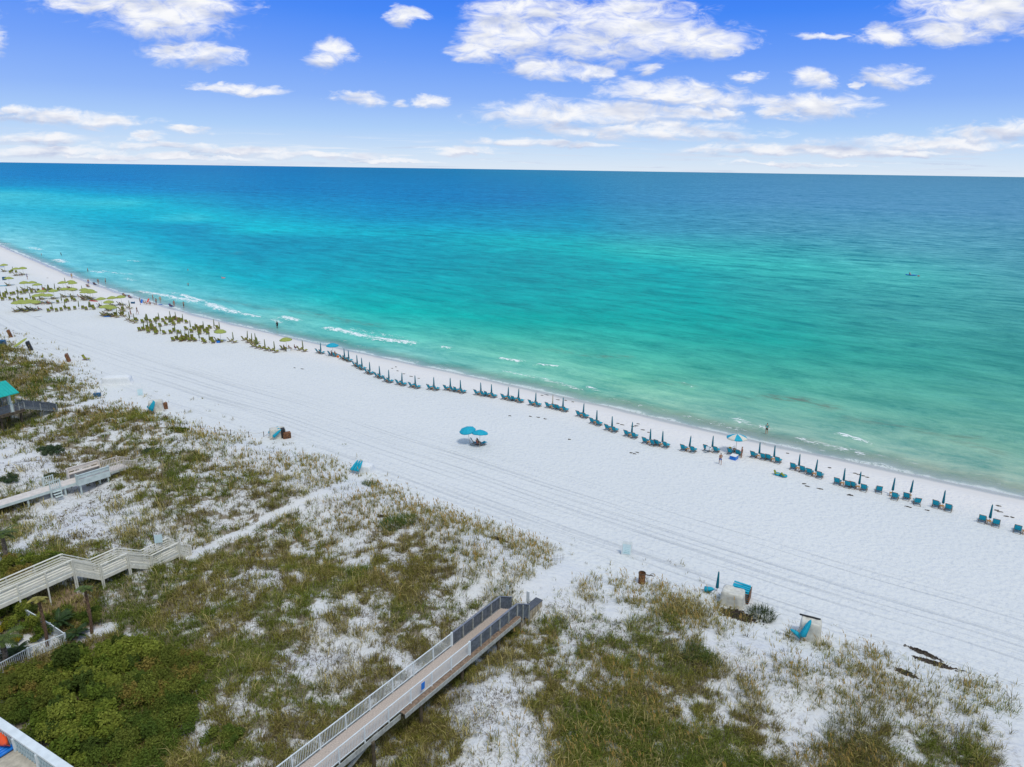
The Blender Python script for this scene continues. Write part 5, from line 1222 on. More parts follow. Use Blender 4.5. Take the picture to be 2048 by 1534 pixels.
for sy, nm in ((.05, 'left'), (-WD - .05, 'right')):
    n = int(xs_split / 1.83); step = xs_split / n
    for i in range(n):
        x0, x1 = i * step, (i + 1) * step; m_ = MB(); m_.box(x0 - .035, x0 + .035, sy - .035, sy + .035, -.1, 1.10); m_.build('post', MAT['white_paint'], walk)
        pk = MB(); pk.box(x0 + .037, x1 - .037, sy - .03, sy + .03, 1.03, 1.08); pk.box(x0 + .037, x1 - .037, sy - .022, sy + .022, .09, .13)
        kx = x0 + .12
        while kx < x1 - .06: pk.box(kx - .011, kx + .011, sy - .011, sy + .011, .131, 1.029); kx += .115
        pk.build('picket_panel', MAT['white_paint'], walk)
    m_ = MB(); m_.box(xs_split - .07, xs_split + .07, sy - .06, sy + .06, -.1, 1.12); m_.build('post', MAT['white_paint'], walk)
    n2 = 5; st2 = (Ln - xs_split - .1) / n2
    for i in range(n2):
        x0, x1 = xs_split + .1 + i * st2, xs_split + .1 + (i + 1) * st2
        bd = MB(); kx = x0 + .02
        while kx < x1 - .04: bd.box(kx, kx + .128, sy - .012, sy + .012, .06, 1.02 + .012 * math.sin(kx * 40)); kx += .137
        bd.build('board_panel', MAT['slate_boards'], walk)
        ps_ = MB(); ps_.box(x1 - .045, x1 + .045, sy + (.014 if nm == 'left' else -.09), sy + (.09 if nm == 'left' else -.014), -.2, 1.03); ps_.box(x1 - .045, x1 + .045, sy + (-.09 if nm == 'left' else .014), sy + (-.014 if nm == 'left' else .09), -.05, 1.03); ps_.build('post', MAT['weathered'], walk)
    cp = MB(); cp.box(xs_split + .08, Ln + .02, sy - .075, sy + .075, 1.045, 1.085); cp.build('cap_rail', MAT['slate_rail'], walk)
    # sloping rail down the steps
    sr = MB(); dx = 1.7; dz = -.95; yy = sy
    sr.bar((Ln + .02, yy, 1.065), (Ln + dx, yy, 1.065 + dz), .14, .04); sr.build('stair_cap', MAT['slate_rail'], walk)
    sb_ = MB()
    for q_ in range(11):
        t = q_ / 11; x_ = Ln + .05 + t * (dx - .1); sb_.box(x_, x_ + .13, yy - .012, yy + .012, .02 + dz * t - .25, 1.0 + dz * t)
    sb_.build('stair_boards', MAT['slate_boards'], walk)
    for t in (.45, .95): ps_ = MB(); ps_.box(Ln + dx * t - .04, Ln + dx * t + .04, yy + (.014 if nm == 'left' else -.09), yy + (.09 if nm == 'left' else -.014), dz * t - .6, 1.0 + dz * t); ps_.build('post', MAT['weathered'], walk)
for i in range(6):
    b = MB(); b.box(Ln + .02 + i * .28, Ln + .32 + i * .28, -WD, 0, -.20 - i * .16, -.16 - i * .16); b.build('stair_tread', MAT['pink_planks'], walk)
for xx in np.arange(Ln - 2.5, 0, -4.2):
    for sy in (-.15, -WD - .18):
        P_ = S0 + D1 * xx + NR * (-sy); g_ = gz(P_.x, P_.y); m_ = MB(); m_.tube([(xx, sy, g_ - DZ - .4), (xx, sy, -.31)], .12, 8); m_.build('pile', MAT['dark_timber'], walk)
    m_ = MB(); m_.box(xx - .06, xx + .06, -WD - .12, .12, -.50, -.302); m_.build('cross_beam', MAT['dark_timber'], walk)
tw = MB(); tw.add([(0, 0, 0), (.32, 0, 0), (.32, .03, 0), (0, .03, 0), (0, 0, -.5), (.30, .01, -.52), (.30, .05, -.52), (0, .04, -.5)], [(0, 1, 2, 3), (7, 6, 5, 4), (0, 4, 5, 1), (1, 5, 6, 2), (2, 6, 7, 3), (3, 7, 4, 0)])
P_ = pt(843, 1368, DZ + 1.10); put(tw, 'towel', 'bright_blue', P_, math.atan2(D1.y, D1.x), 'blue towel hung over the right picket rail of the boardwalk', 'towel')
# second landing beam going down from the walk, lower right
br = MB(); p_a = pt(756, 1463, DZ - .25); p_b = pt(694, 1540, 2.4); br.bar(p_a, p_b, .10, .24); put(br, 'access_stringer', 'weathered', (0, 0, 0), 0, 'pale sloping timber running down from the side of the boardwalk', 'timber')
# dark-topped boxes by the beach end
def dbox(px, py, sx, sy, h, rz, label, z=None):
    q = at(px, py); r = empty('storage_bench', q, rz); b = MB(); b.box(-sx / 2, sx / 2, -sy / 2, sy / 2, -.3, h - .05); b.build('box', MAT['bench_side'], r, bevel=.01); b = MB(); b.box(-sx / 2 - .03, sx / 2 + .03, -sy / 2 - .03, sy / 2 + .03, h - .048, h); b.build('lid', MAT['bench_top'], r, bevel=.01)
    s_ = MB()
    for t in np.linspace(-sx / 2 + .3, sx / 2 - .3, 4): s_.box(t - .01, t + .01, -sy / 2 - .015, -sy / 2 - .002, -.2, h - .06)
    s_.build('side_battens', MAT['dark_timber'], r); tag(r, label, 'bench', 'dark-topped boxes at the end of the pink boardwalk')
wa_ = math.atan2(D1.y, D1.x)
dbox(1066, 1224, 1.75, .62, .78, wa_, 'taller dark-topped wooden box at the beach end of the pink boardwalk')
dbox(1044, 1246, 1.2, .62, .62, wa_, 'lower dark-topped wooden box nearer the pink boardwalk steps')
for k_, (px, py, h) in enumerate([(1014.5, 1195, .95), (1055.5, 1215, 1.25)]):
    q = at(px, py); r = empty('sign_post', q, wa_); b = MB(); b.box(-.05, .05, -.05, .05, -.3, h * .45); b.build('post', MAT['weathered'], r); b = MB(); b.box(-.03, .03, -.14, .14, h * .45, h + .25); b.build('panel', MAT['white_plastic'], r, bevel=.01)
    tag(r, 'narrow white panel on a post, %s side of the boardwalk steps' % ('left' if k_ == 0 else 'right'), 'sign')

# ================================================================== CREAM ZIGZAG WALKWAY
def rail_walk():
    r = empty('boardwalk', (0, 0, 0)); tag(r, 'cream stepped boardwalk with horizontal board rails', 'boardwalk')
    # rail-top corner pixels on the near side with deck heights
    H = 1.10; az = R(58.0); base = pt(6, 1181.6, 6.0); dr = Vector((math.cos(az), math.sin(az), 0)); tt, zz = [], []
    for a_, b_ in [(6, 1181.6), (143.6, 1120), (200, 1131), (254, 1106.8), (301.8, 1111.6), (355.5, 1085.9), (381.8, 1092.7)]:
        ry = cam_ray(a_, b_); nx, ny = -dr.y, dr.x; t_ = (base.x * nx + base.y * ny) / (ry[0] * nx + ry[1] * ny); tt.append((ry[0] * t_ - base.x) * dr.x + (ry[1] * t_ - base.y) * dr.y); zz.append(CAM_H + ry[2] * t_ - H)
    tt[0] -= 5.0
    base = base - dr * 5.0; tt = [t_ + 5.0 for t_ in tt]
    print('zig', [round(t_, 1) for t_ in tt], [round(t_, 1) for t_ in zz])
    left = Vector((-dr.y, dr.x, 0)); Wd = 1.6
    r.location = (base.x, base.y, 0); r.rotation_euler = (0, 0, math.atan2(dr.y, dr.x))
    for i_ in range(len(tt) - 1):
        x0, x1, z0, z1 = tt[i_], tt[i_ + 1], zz[i_], zz[i_ + 1]; stair = abs(z0 - z1) > .1
        if not stair:
            b = MB(); x_ = x0
            while x_ < x1 - .01: b.box(x_, min(x_ + .135, x1), .03, Wd - .03, z0 - .04, z0); x_ += .14
            b.build('deck', MAT['cream_paint'], r)
        else:
            n_ = max(3, int(round(abs(z0 - z1) / .15)))
            for k_ in range(n_): t_ = (k_ + .5) / n_; b = MB(); xx = x0 + (x1 - x0) * k_ / n_; b.box(xx, xx + (x1 - x0) / n_ + .03, -.02, Wd + .02, z0 + (z1 - z0) * t_ - .03, z0 + (z1 - z0) * t_ + .01); b.build('stair_tread', MAT['cream_paint'], r)
        for y_ in (0, Wd):
            sk = MB(); sk.bar((x0, y_, z0 - .14), (x1, y_, z1 - .14), .045, .30); sk.build('skirt_board', MAT['cream_paint'], r)
            cap = MB(); cap.bar((x0, y_, z0 + H + .02), (x1, y_, z1 + H + .02), .15, .045); cap.build('cap_rail', MAT['cream_paint'], r)
            rb = MB()
            for hz_ in (.22, .44, .66, .88): rb.bar((x0, y_ + (.05 if y_ == 0 else -.05), z0 + hz_), (x1, y_ + (.05 if y_ == 0 else -.05), z1 + hz_), .035, .125)
            rb.build('rail_boards', MAT['cream_paint'], r)
            n_ = max(1, int(round((x1 - x0) / 2.1)))
            for k_ in range(n_ + 1):
                if k_ == 0 and i_: pass
                t_ = k_ / n_; x_ = x0 + (x1 - x0) * t_ + (.07 if k_ == 0 else -.07); z_ = z0 + (z1 - z0) * t_; wp = base + dr * x_ + left * y_; g_ = gz(wp.x, wp.y)
                m_ = MB(); yo = -.055 if y_ == 0 else .055; m_.box(x_ - .05, x_ + .05, y_ + yo - .03, y_ + yo + .03, g_ - .3, z_ + H); m_.build('post', MAT['cream_paint'], r)
    return r
rail_walk()
q = at(312, 1110); r = empty('notice_board', (q.x, q.y, q.z)); b = MB(); b.box(-.03, .03, -.03, .03, -.2, 2.4); b.build('post', MAT['dark_timber'], r); b = MB(); b.box(.04, .7, -.02, .02, 1.2, 2.0); b.build('panel', MAT['sign_face'], r)
tag(r, 'pale blue notice on a dark post behind the cream zigzag boardwalk', 'notice board'); r.rotation_euler = (0, 0, R(20))

# ================================================================== PALE FLAT WALKWAY WITH BENCHES
def bench_walk():
    z = 2.95; A_ = pt(-60, 1030, z); B2 = pt(262, 931, z); d = (B2 - A_); L_ = d.length; d.normalize(); lf = Vector((-d.y, d.x, 0))
    r = empty('boardwalk', (A_.x, A_.y, 0), math.atan2(d.y, d.x)); tag(r, 'pale low boardwalk with a gate and facing built-in benches', 'boardwalk')
    X_ = lambda px, py, zz: (pt(px, py, zz) - A_).dot(d)
    W_ = 1.5; Lend = X_(240, 940, z) + 1.0
    b = MB(); x_ = 0
    while x_ < Lend: b.box(x_, x_ + .138, 0, W_, z - .04, z); x_ += .143
    b.build('deck', MAT['blush_paint'], r)
    b = MB(); b.box(0, Lend, -.05, -.005, z - .30, z - .01); b.box(0, Lend, W_ + .005, W_ + .05, z - .30, z - .01); b.build('fascia_beam', MAT['sage_paint'], r)
    for xx in np.arange(1.5, Lend, 3.6):
        for y_ in (.15, W_ - .15):
            wp = A_ + d * xx + lf * y_; g_ = gz(wp.x, wp.y); m_ = MB(); m_.box(xx - .09, xx + .09, y_ - .09, y_ + .09, min(g_, z) - .5, z - .042); m_.build('pile', MAT['sage_paint'], r)
    xa, xb = X_(131, 1000, z), X_(150, 993, z)
    for y_ in (-.1, W_ + .1):        # side gates
        for x_ in (xa, xb): m_ = MB(); m_.box(x_ - .06, x_ + .06, y_ - .06, y_ + .06, z - 1.1, z + 1.05); m_.build('gate_post', MAT['sage_paint'], r)
        m_ = MB(); m_.box(xa + .06, xb - .06, y_ - .03, y_ + .03, z + .95, z + 1.02); m_.box(xa + .06, xb - .06, y_ - .03, y_ + .03, z + .15, z + .22)
        x_ = xa + .2
        while x_ < xb - .1: m_.box(x_ - .03, x_ + .03, y_ - .02, y_ + .02, z + .221, z + .949); x_ += .19
        m_.build('gate_panel', MAT['sage_paint'], r)
        m_ = MB()
        for k_ in range(3): sg = -1 if y_ < 0 else 1; m_.box(xa + .1, xb - .1, min(y_, y_ + sg * .28) + sg * .28 * k_, max(y_, y_ + sg * .28) + sg * .28 * k_, z - .25 - .2 * k_, z - .20 - .2 * k_)
        m_.build('side_steps', MAT['sage_paint'], r)
    x0, x1 = X_(184, 987, z - .2), X_(243, 964, z - .2)
    for y_, sg, mm in ((-.12, -1, 'sage_paint'), (W_ + .12, 1, 'blush_paint')):
        m_ = MB(); m_.box(x0, x1, y_ - .03 + sg * .55, y_ + .03 + sg * .55, z + .60, z + .98)
        m_.box(x0, x1, y_ - .03 + sg * .55, y_ + .03 + sg * .55, z - .25, z + .42)
        for t in np.linspace(x0 + .04, x1 - .04, 5): m_.box(t - .04, t + .04, y_ - .028 + sg * .55, y_ + .028 + sg * .55, z + .421, z + .599)
        m_.build('backrest', MAT[mm], r)
        m_ = MB(); m_.box(x0 - .05, x1 + .05, y_ + sg * .55 - .09, y_ + sg * .55 + .09, z + .981, z + 1.03); m_.build('cap_rail', MAT[mm], r)
        m_ = MB(); ya, yb = sorted((y_ + sg * .06, y_ + sg * .50)); m_.box(x0, x1, ya, yb, z + .42, z + .47); m_.build('bench_seat', MAT['blush_paint'], r)
        for x_ in (x0, x1): m_ = MB(); ya, yb = sorted((y_, y_ + sg * .52)); m_.box(x_ - .04, x_ + .04, ya, yb, z - .25, z + 1.0 - .002); m_.build('end_panel', MAT[mm], r)
        for x_ in (x0 + .2, x1 - .2): wp = A_ + d * x_ + lf * (y_ + sg * .4); m_ = MB(); m_.box(x_ - .07, x_ + .07, y_ + sg * .4 - .07, y_ + sg * .4 + .07, gz(wp.x, wp.y) - .4, z - .26); m_.build('pile', MAT['sage_paint'], r)
    x2 = x1 + 1.9; x3 = x2 + 1.5
    for y_ in (-.08, W_ + .08):
        m_ = MB(); m_.box(x1 + .1, x2, y_ - .03, y_ + .03, z + .92, z + .98); x_ = x1 + .2
        while x_ < x2: m_.box(x_ - .025, x_ + .025, y_ - .02, y_ + .02, z - .2, z + .919); x_ += .17
        m_.build('picket_panel', MAT['blush_paint'], r)
        m_ = MB(); m_.bar((x2, y_, z + .95), (x3, y_, z + .35), .06, .06); 
        for k_ in range(9): t = k_ / 9; xx = x2 + (x3 - x2) * t; m_.box(xx, xx + .05, y_ - .02, y_ + .02, z - .2 - .6 * t, z + .9 - .6 * t)
        m_.build('picket_panel', MAT['blush_paint'], r); m_ = MB(); m_.box(x2 - .05, x2 + .05, y_ - .05, y_ + .05, z - .8, z + 1.1); m_.build('post', MAT['blush_paint'], r)
    b = MB()
    for k_ in range(5): b.box(x2 + .05 + k_ * .3, x2 + .36 + k_ * .3, 0, W_, z - .14 - k_ * .13, z - .10 - k_ * .13)
    b.build('steps', MAT['blush_paint'], r)
bench_walk()
# rope path on posts leading to the beach
pp = [at(262, 938), at(275, 934), at(288, 929), at(300, 924)]
r = empty('rope_rail', pp[0]); tag(r, 'low rope rail on white posts beyond the bench boardwalk', 'rope rail')
for p_ in pp: m_ = MB(); q_ = p_ - pp[0]; m_.tube([(q_.x, q_.y, q_.z - .3), (q_.x, q_.y, q_.z + .9)], .05, 6); m_.build('post', MAT['blush_paint'], r)
m_ = MB(); P_ = []
for a_, b_ in zip(pp[:-1], pp[1:]):
    for t in (0, .25, .5, .75): q_ = a_.lerp(b_, t) - pp[0]; P_.append((q_.x, q_.y, q_.z + .82 - .22 * math.sin(math.pi * t)))
q_ = pp[-1] - pp[0]; P_.append((q_.x, q_.y, q_.z + .82)); m_.tube(P_, .025, 5); m_.build('rope', MAT['rope'], r)
def rope_run(pix, label):
    pp = [at(*p_) for p_ in pix]; r = empty('rope_rail', pp[0]); tag(r, label, 'rope rail')
    for p_ in pp: m_ = MB(); q_ = p_ - pp[0]; m_.tube([(q_.x, q_.y, q_.z - .3), (q_.x, q_.y, q_.z + .8)], .045, 6); m_.build('post', MAT['dark_timber'], r)
    m_ = MB(); P_ = []
    for a_, b_ in zip(pp[:-1], pp[1:]):
        for t in (0, .25, .5, .75): q_ = a_.lerp(b_, t) - pp[0]; P_.append((q_.x, q_.y, q_.z + .72 - .2 * math.sin(math.pi * t)))
    q_ = pp[-1] - pp[0]; P_.append((q_.x, q_.y, q_.z + .72)); m_.tube(P_, .02, 5); m_.build('rope', MAT['rope'], r)
rope_run([(402, 862), (430, 866), (462, 870), (498, 874), (528, 874)], 'sagging rope rail on dark posts left of the white canvas stack')

# ================================================================== SHELTER WITH TEAL ROOF
def shelter():
    z = 3.9; c = pt(23, 823.5, z); c2 = pt(9, 818, z); d = pt(41.6, 820.6, z) - pt(0, 832, z); d.z = 0; d.normalize(); lf = Vector((-d.y, d.x, 0))
    O_ = c - d * 4.2; r = empty('beach_shelter', (O_.x, O_.y, 0), math.atan2(d.y, d.x)); tag(r, 'raised picnic shelter with bright teal metal roof at the left edge', 'shelter')
    W_ = 3.4; g_ = gz(O_.x, O_.y)
    b = MB(); b.box(-4, 5.8, -.3, W_ + .3, z - .12, z); b.build('deck', MAT['wood_grey'], r)
    b = MB(); b.box(-4, 5.8, -.36, -.302, z - .40, z - .02); b.box(-4, 5.8, W_ + .302, W_ + .36, z - .40, z - .02); b.build('fascia_beam', MAT['dark_timber'], r)
    for x_ in (-3.5, -1.5, .6, 2.8, 5.4):
        for y_ in (.2, W_ - .2): m_ = MB(); m_.box(x_ - .12, x_ + .12, y_ - .12, y_ + .12, g_ - .8, z - .121); m_.build('pile', MAT['dark_timber'], r)
    for x_ in (-.1, 4.2):
        for y_ in (-.1, W_ + .1):
            m_ = MB(); m_.box(x_ - .22, x_ + .22, y_ - .2, y_ + .2, z - .05, z + 1.15); m_.box(x_ - .13, x_ + .13, y_ - .13, y_ + .13, z + 1.151, z + 2.75); m_.build('column', MAT['sage_paint'], r)
    # gable roof, ridge along the deck
    e0, e1, zr, ze = -1.0, W_ + 1.0, z + 4.0, z + 2.7; x0, x1 = -1.3, 5.1; m_ = MB(); ym = W_ / 2
    m_.add([(x0, e0, ze), (x1, e0, ze), (x1, ym, zr), (x0, ym, zr), (x1, e1, ze), (x0, e1, ze), (x0, e0, ze - .10), (x1, e0, ze - .10), (x1, ym, zr - .10), (x0, ym, zr - .10), (x1, e1, ze - .10), (x0, e1, ze - .10)],
           [(0, 1, 2, 3), (3, 2, 4, 5), (7, 6, 9, 8), (8, 9, 11, 10), (0, 6, 7, 1), (1, 7, 8, 2), (2, 8, 10, 4), (4, 10, 11, 5), (5, 11, 9, 3), (3, 9, 6, 0)])
    rf = m_.build('roof', MAT['teal_roof'], r)
    sm_ = MB()
    for x_ in np.arange(x0 + .2, x1, .42): sm_.bar((x_, e0, ze + .02), (x_, ym, zr + .02), .03, .03); sm_.bar((x_, e1, ze + .02), (x_, ym, zr + .02), .03, .03)
    sm_.build('roof_seams', MAT['teal_roof'], rf)
    def rails(x0, x1, y_, z0, z1, nm='railing'):
        m_ = MB(); m_.bar((x0, y_, z0 + 1.05), (x1, y_, z1 + 1.05), .14, .05); m_.bar((x0, y_, z0 + .12), (x1, y_, z1 + .12), .04, .06); n_ = int(abs(x1 - x0) / .16)
        for k_ in range(n_): t = (k_ + .5) / n_; xx = x0 + (x1 - x0) * t; zz = z0 + (z1 - z0) * t; m_.box(xx - .055, xx + .055, y_ - .015, y_ + .015, zz + .08, zz + 1.02)
        m_.build(nm, MAT['slate_boards'], r)
        for t in (0, .5, 1): m_ = MB(); xx = x0 + (x1 - x0) * t; zz = z0 + (z1 - z0) * t; m_.box(xx - .05, xx + .05, y_ - .06, y_ + .06, zz - .2, zz + 1.02); m_.build('post', MAT['weathered'], r)
    for y_ in (-.28, W_ + .28): rails(-4, 0, y_, z, z); rails(0, 4, y_, z, z); rails(4.4, 5.8, y_, z, z)
    xe = 10.2; ze2 = gz(*(O_ + d * xe).to_2d()) + .15
    for y_ in (.0, 1.7): rails(5.85, xe, y_, z, ze2, 'stair_railing')
    n_ = 10
    for k_ in range(n_): t = (k_ + .5) / n_; xx = 5.85 + (xe - 5.85) * k_ / n_; m_ = MB(); m_.box(xx, xx + .46, .03, 1.67, z + (ze2 - z) * t - .04, z + (ze2 - z) * t); m_.build('stair_tread', MAT['weathered'], r)
    m_ = MB(); m_.box(xe + .05, xe + .10, -.1, 1.8, ze2 - .1, ze2 + 1.05); m_.build('end_panel', MAT['slate_boards'], r)
shelter()

# ================================================================== FENCE, PLANTING, SHRUBS, LEFT CORNER
def picket_fence(pix, label, h=.95):
    pts = [at(*p_) for p_ in pix]; r = empty('picket_fence', pts[0]); tag(r, label, 'fence')
    for a_, b_ in zip(pts[:-1], pts[1:]):
        L_ = (b_ - a_).length; n_ = max(1, int(round(L_ / 2.3)))
        for k_ in range(n_):
            p0 = a_.lerp(b_, k_ / n_) - pts[0]; p1 = a_.lerp(b_, (k_ + 1) / n_) - pts[0]; m_ = MB(); m_.bar(p0 + Vector((0, 0, h)), p1 + Vector((0, 0, h)), .05, .06); m_.bar(p0 + Vector((0, 0, .12)), p1 + Vector((0, 0, .12)), .04, .05)
            nn = int((p1 - p0).length / .13)
            for j in range(1, nn): q_ = p0.lerp(p1, j / nn); m_.box(q_.x - .012, q_.x + .012, q_.y - .012, q_.y + .012, q_.z + .12, q_.z + h - .03)
            m_.build('picket_panel', MAT['white_paint'], r); m_ = MB(); m_.box(p0.x - .05, p0.x + .05, p0.y - .05, p0.y + .05, p0.z - .3, p0.z + h + .08); m_.build('post', MAT['white_paint'], r)
    q_ = pts[-1] - pts[0]; m_ = MB(); m_.box(q_.x - .05, q_.x + .05, q_.y - .05, q_.y + .05, q_.z - .3, q_.z + h + .08); m_.build('post', MAT['white_paint'], r)
picket_fence([(5, 1208), (55, 1240), (104, 1269), (133, 1289), (60, 1319), (0, 1352), (-60, 1385)], 'pale blue-white picket fence turning a corner round the palms')
GR = [(.22, .27, .045), (.15, .21, .035), (.28, .32, .06), (.09, .13, .03)]; OL = [(.22, .25, .05), (.30, .24, .065), (.16, .19, .04)]; DK = [(.11, .165, .035), (.15, .205, .04), (.20, .235, .05)]; BG = [(.09, .14, .08), (.12, .16, .09)]; YL = [(.38, .30, .03), (.45, .35, .03), (.22, .22, .03)]
SH = [(215, 1345, 2.6, 2.2, 1.9, 'GR'), (275, 1330, 2.2, 2.0, 1.5, 'GR'), (150, 1355, 2.1, 1.9, 1.7, 'GR'), (330, 1335, 2.1, 2.0, 1.2, 'OL'), (60, 1372, 2.6, 2.0, 1.7, 'OL'), (-20, 1395, 2.4, 2.2, 1.7, 'OL'), (120, 1410, 2.2, 1.9, 1.9, 'OL'), (185, 1420, 2.3, 2.0, 2.2, 'GR'), (250, 1400, 2.2, 2.0, 2.0, 'DK'), (30, 1430, 2.2, 2.0, 1.4, 'DK'), (320, 1400, 2.3, 2.1, 1.8, 'OL'), (380, 1390, 2.0, 1.9, 1.4, 'DK'),
      (350, 1450, 2.3, 2.0, 1.8, 'DK'), (120, 1470, 2.2, 2.0, 2.1, 'GR'), (190, 1480, 2.2, 1.9, 2.0, 'GR'), (270, 1470, 2.2, 2.1, 1.9, 'DK'), (150, 1530, 2.0, 1.8, 1.5, 'GR'), (230, 1540, 2.2, 2.0, 1.6, 'DK'), (310, 1520, 2.1, 2.0, 1.5, 'DK'), (75, 1470, 1.8, 1.5, 1.1, 'DK'), (390, 1340, 1.7, 1.6, 1.0, 'OL')]
NM = {'GR': 'bright green', 'OL': 'olive and rust tinted', 'DK': 'dark green'}
POS = ['at the top of the thicket', 'at the top right of the thicket', 'at the top left of the thicket', 'on the right shoulder of the thicket', 'at the left edge below the picket fence', 'cut by the left photo edge', 'left of the tall bright shrub', 'tallest, in the middle of the thicket', 'in the centre of the thicket', 'at the left edge above the terrace', 'right of the thicket centre', 'at the right end of the thicket', 'on the lower right of the thicket', 'above the terrace corner', 'in the lower middle of the thicket', 'in the lower centre right', 'beside the terrace wall', 'at the bottom edge by the terrace', 'at the bottom right of the thicket', 'between terrace wall and thicket', 'outlying, beyond the thicket at right']
for i, (px, py, rx, ry, h, k_) in enumerate(SH): bush('shrub', at(px, py), rx * {'GR': .95, 'OL': 1, 'DK': .95}[k_], ry, h * {'GR': 1.5, 'OL': 1.0, 'DK': .7}[k_], 11000 if h > 1.3 else 7000, {'GR': .19, 'OL': .14, 'DK': .13}[k_], {'GR': GR, 'OL': OL, 'DK': DK}[k_], 200 + i, f'{NM[k_]} leafy shrub {POS[i]}', group='shrubs of the thicket by the terrace', lumps=16)
for i, (px, py, rx, ry, h, cc, n, sz, lb) in enumerate([(40, 1140, 2.6, 1.6, 1.2, OL, 6000, .14, 'round olive bush behind the cream zigzag boardwalk, near palm'), (80, 1130, 2.2, 1.5, 1.1, GR, 5000, .14, 'green bush behind the cream zigzag boardwalk, right of the olive one'), (20, 1225, 1.9, 1.5, 1.3, GR, 6000, .13, 'climbing hedge at the left edge inside the fence'), (50, 1248, 1.8, 1.3, 1.2, GR, 5500, .13, 'climbing hedge in the middle of the fence run'), (82, 1268, 1.5, 1.2, 1.0, GR, 4500, .13, 'climbing hedge nearest the fence corner palm'),
    (175, 1240, 1.3, 1.1, 1.1, DK, 3500, .13, 'dark bush at the foot of the brown palm, left side'), (34, 1282, .6, .5, .5, YL, 1200, .10, 'small yellow croton on the white sand, right one'), (8, 1262, .7, .6, .7, YL, 1500, .10, 'yellow croton at the left edge'), (70, 1282, .4, .4, .5, GR, 600, .10, 'small green tuft bush near the fence palm'),
    (100, 905, 2.3, 1.3, .7, BG, 4500, .16, 'blue-green bush on the left dune, largest of its colour'), (305, 905, 1.4, 1.0, .5, BG, 1800, .14, 'blue-green bush above the bench boardwalk path'), (20, 960, 1.8, 1.1, .5, BG, 2200, .14, 'blue-green low bush left of the bench boardwalk'), (105, 955, 1.2, .8, .45, BG, 1500, .14, 'small blue-green bush left of the gate'),
    (445, 1482, 1.3, 1.1, .9, DK, 4500, .12, 'round dark shrub right of the thicket'), (130, 1230, 1.0, .9, .8, DK, 2500, .12, 'dark bush behind the fence palm'), (360, 862, 2.0, 1.0, .6, DK, 2500, .14, 'dark green bush on the dune below the cream canvas stack')]):
    bush('shrub', at(px, py), rx, ry, h, n, sz, cc, 300 + i, lb, lumps=14)
def tip_z(px, py, base): return tip_at(px, py, base)
b0 = at(183.5, 1266); palm(b0, tip_z(169, 1178, b0), 'slender palm with rusty brown trunk and sparse crown', nf=7, L=.8, r0=.105)
b0 = at(95, 1291); palm(b0, tip_z(76, 1200, b0), 'leaning grey-brown palm inside the picket fence corner', nf=7, L=.8, r0=.11, col='frond_yellow')
b0 = at(12, 1121); palm(b0, tip_z(3, 1070, b0), 'palm with shaggy crown at the left edge behind the boardwalk', 'palm_trunk_grey', nf=16, L=1.5, r0=.17)
b0 = at(11, 1328); palm(b0, tip_z(3, 1284, b0), 'short bushy palm at the left edge inside the fence', 'palm_trunk_grey', nf=20, L=1.5, r0=.16)
sago(at(117, 1253), 1.15, 'large dark sago palm just outside the picket fence', 34); sago(at(34, 1312), .9, 'dark sago palm inside the fence on white sand'); sago(at(152, 1275), .95, 'sago palm between fence corner and brown palm')
tussock(at(785, 1050), 1.15, .6, 750, [(.08, .15, .04), (.13, .19, .05)], 5, 'large dark green grass clump at the dune edge')
tussock(at(815, 1042), .9, .6, 450, [(.08, .15, .04), (.13, .19, .05)], 6, 'smaller dark green clump right of the large one')
tussock(at(1523, 1232), 1.1, .7, 520, [(.05, .08, .035), (.09, .11, .05)], 7, 'spiky dark grass clump beside the seaweed heap')
tussock(at(1385, 1310), .7, .8, 240, [(.07, .12, .04), (.11, .15, .05)], 8, 'tall green clump round the dark hollow, left tuft')
tussock(at(1425, 1325), .6, .8, 200, [(.07, .12, .04), (.11, .15, .05)], 9, 'tall green clump round the dark hollow, right tuft')
tussock(at(1730, 1460), 2.1, .8, 420, [(.14, .16, .06), (.18, .18, .07)], 10, 'loose grey-green brush low on the right')
tussock(at(1690, 1510), 2.0, .8, 420, [(.14, .16, .06), (.18, .18, .07)], 12, 'loose grey-green brush at the bottom edge, right part')
tussock(at(740, 970), .9, .5, 300, [(.05, .11, .05), (.10, .15, .05)], 13, 'green tuft row at the dune edge below leaning umbrellas')
# seaweed and driftwood
def kelp(px, py, L_, W_, rz, label, seed, n=260, h=.10, cat='seaweed', nm='seaweed_heap'):
    g = np.random.default_rng(seed); q = at(px, py); m_ = MB(); 
    for i in range(n):
        x_ = g.normal(0, L_ / 4); y_ = g.normal(0, W_ / 4) ; c_, s_ = math.cos(rz), math.sin(rz); X_, Y_ = q.x + x_ * c_ - y_ * s_, q.y + x_ * s_ + y_ * c_; z_ = gz(X_, Y_) - q.z; an = rz + g.normal(0, .6); ll = .10 + .25 * g.random(); e_ = max(0, 1 - (2 * x_ / L_) ** 2) * h * g.random()
        dx, dy = math.cos(an) * ll, math.sin(an) * ll; w_ = .03 + .05 * g.random(); lx, ly = X_ - q.x, Y_ - q.y
        m_.add([(lx - dx / 2 + math.sin(an) * w_, ly - dy / 2 - math.cos(an) * w_, z_ + .005), (lx + dx / 2, ly + dy / 2, z_ + .02 + e_), (lx - dx / 2 - math.sin(an) * w_, ly - dy / 2 + math.cos(an) * w_, z_ + .03 + e_), (lx, ly, z_ + .09 + e_)], [(0, 1, 2), (0, 1, 3), (1, 2, 3), (2, 0, 3)])
    put(m_, nm, 'kelp', q, 0, label, cat)
kelp(998, 1080, 1.5, .6, -.2, 'brown seaweed heap at the dune edge left of the white sign', 1, 340, .2)
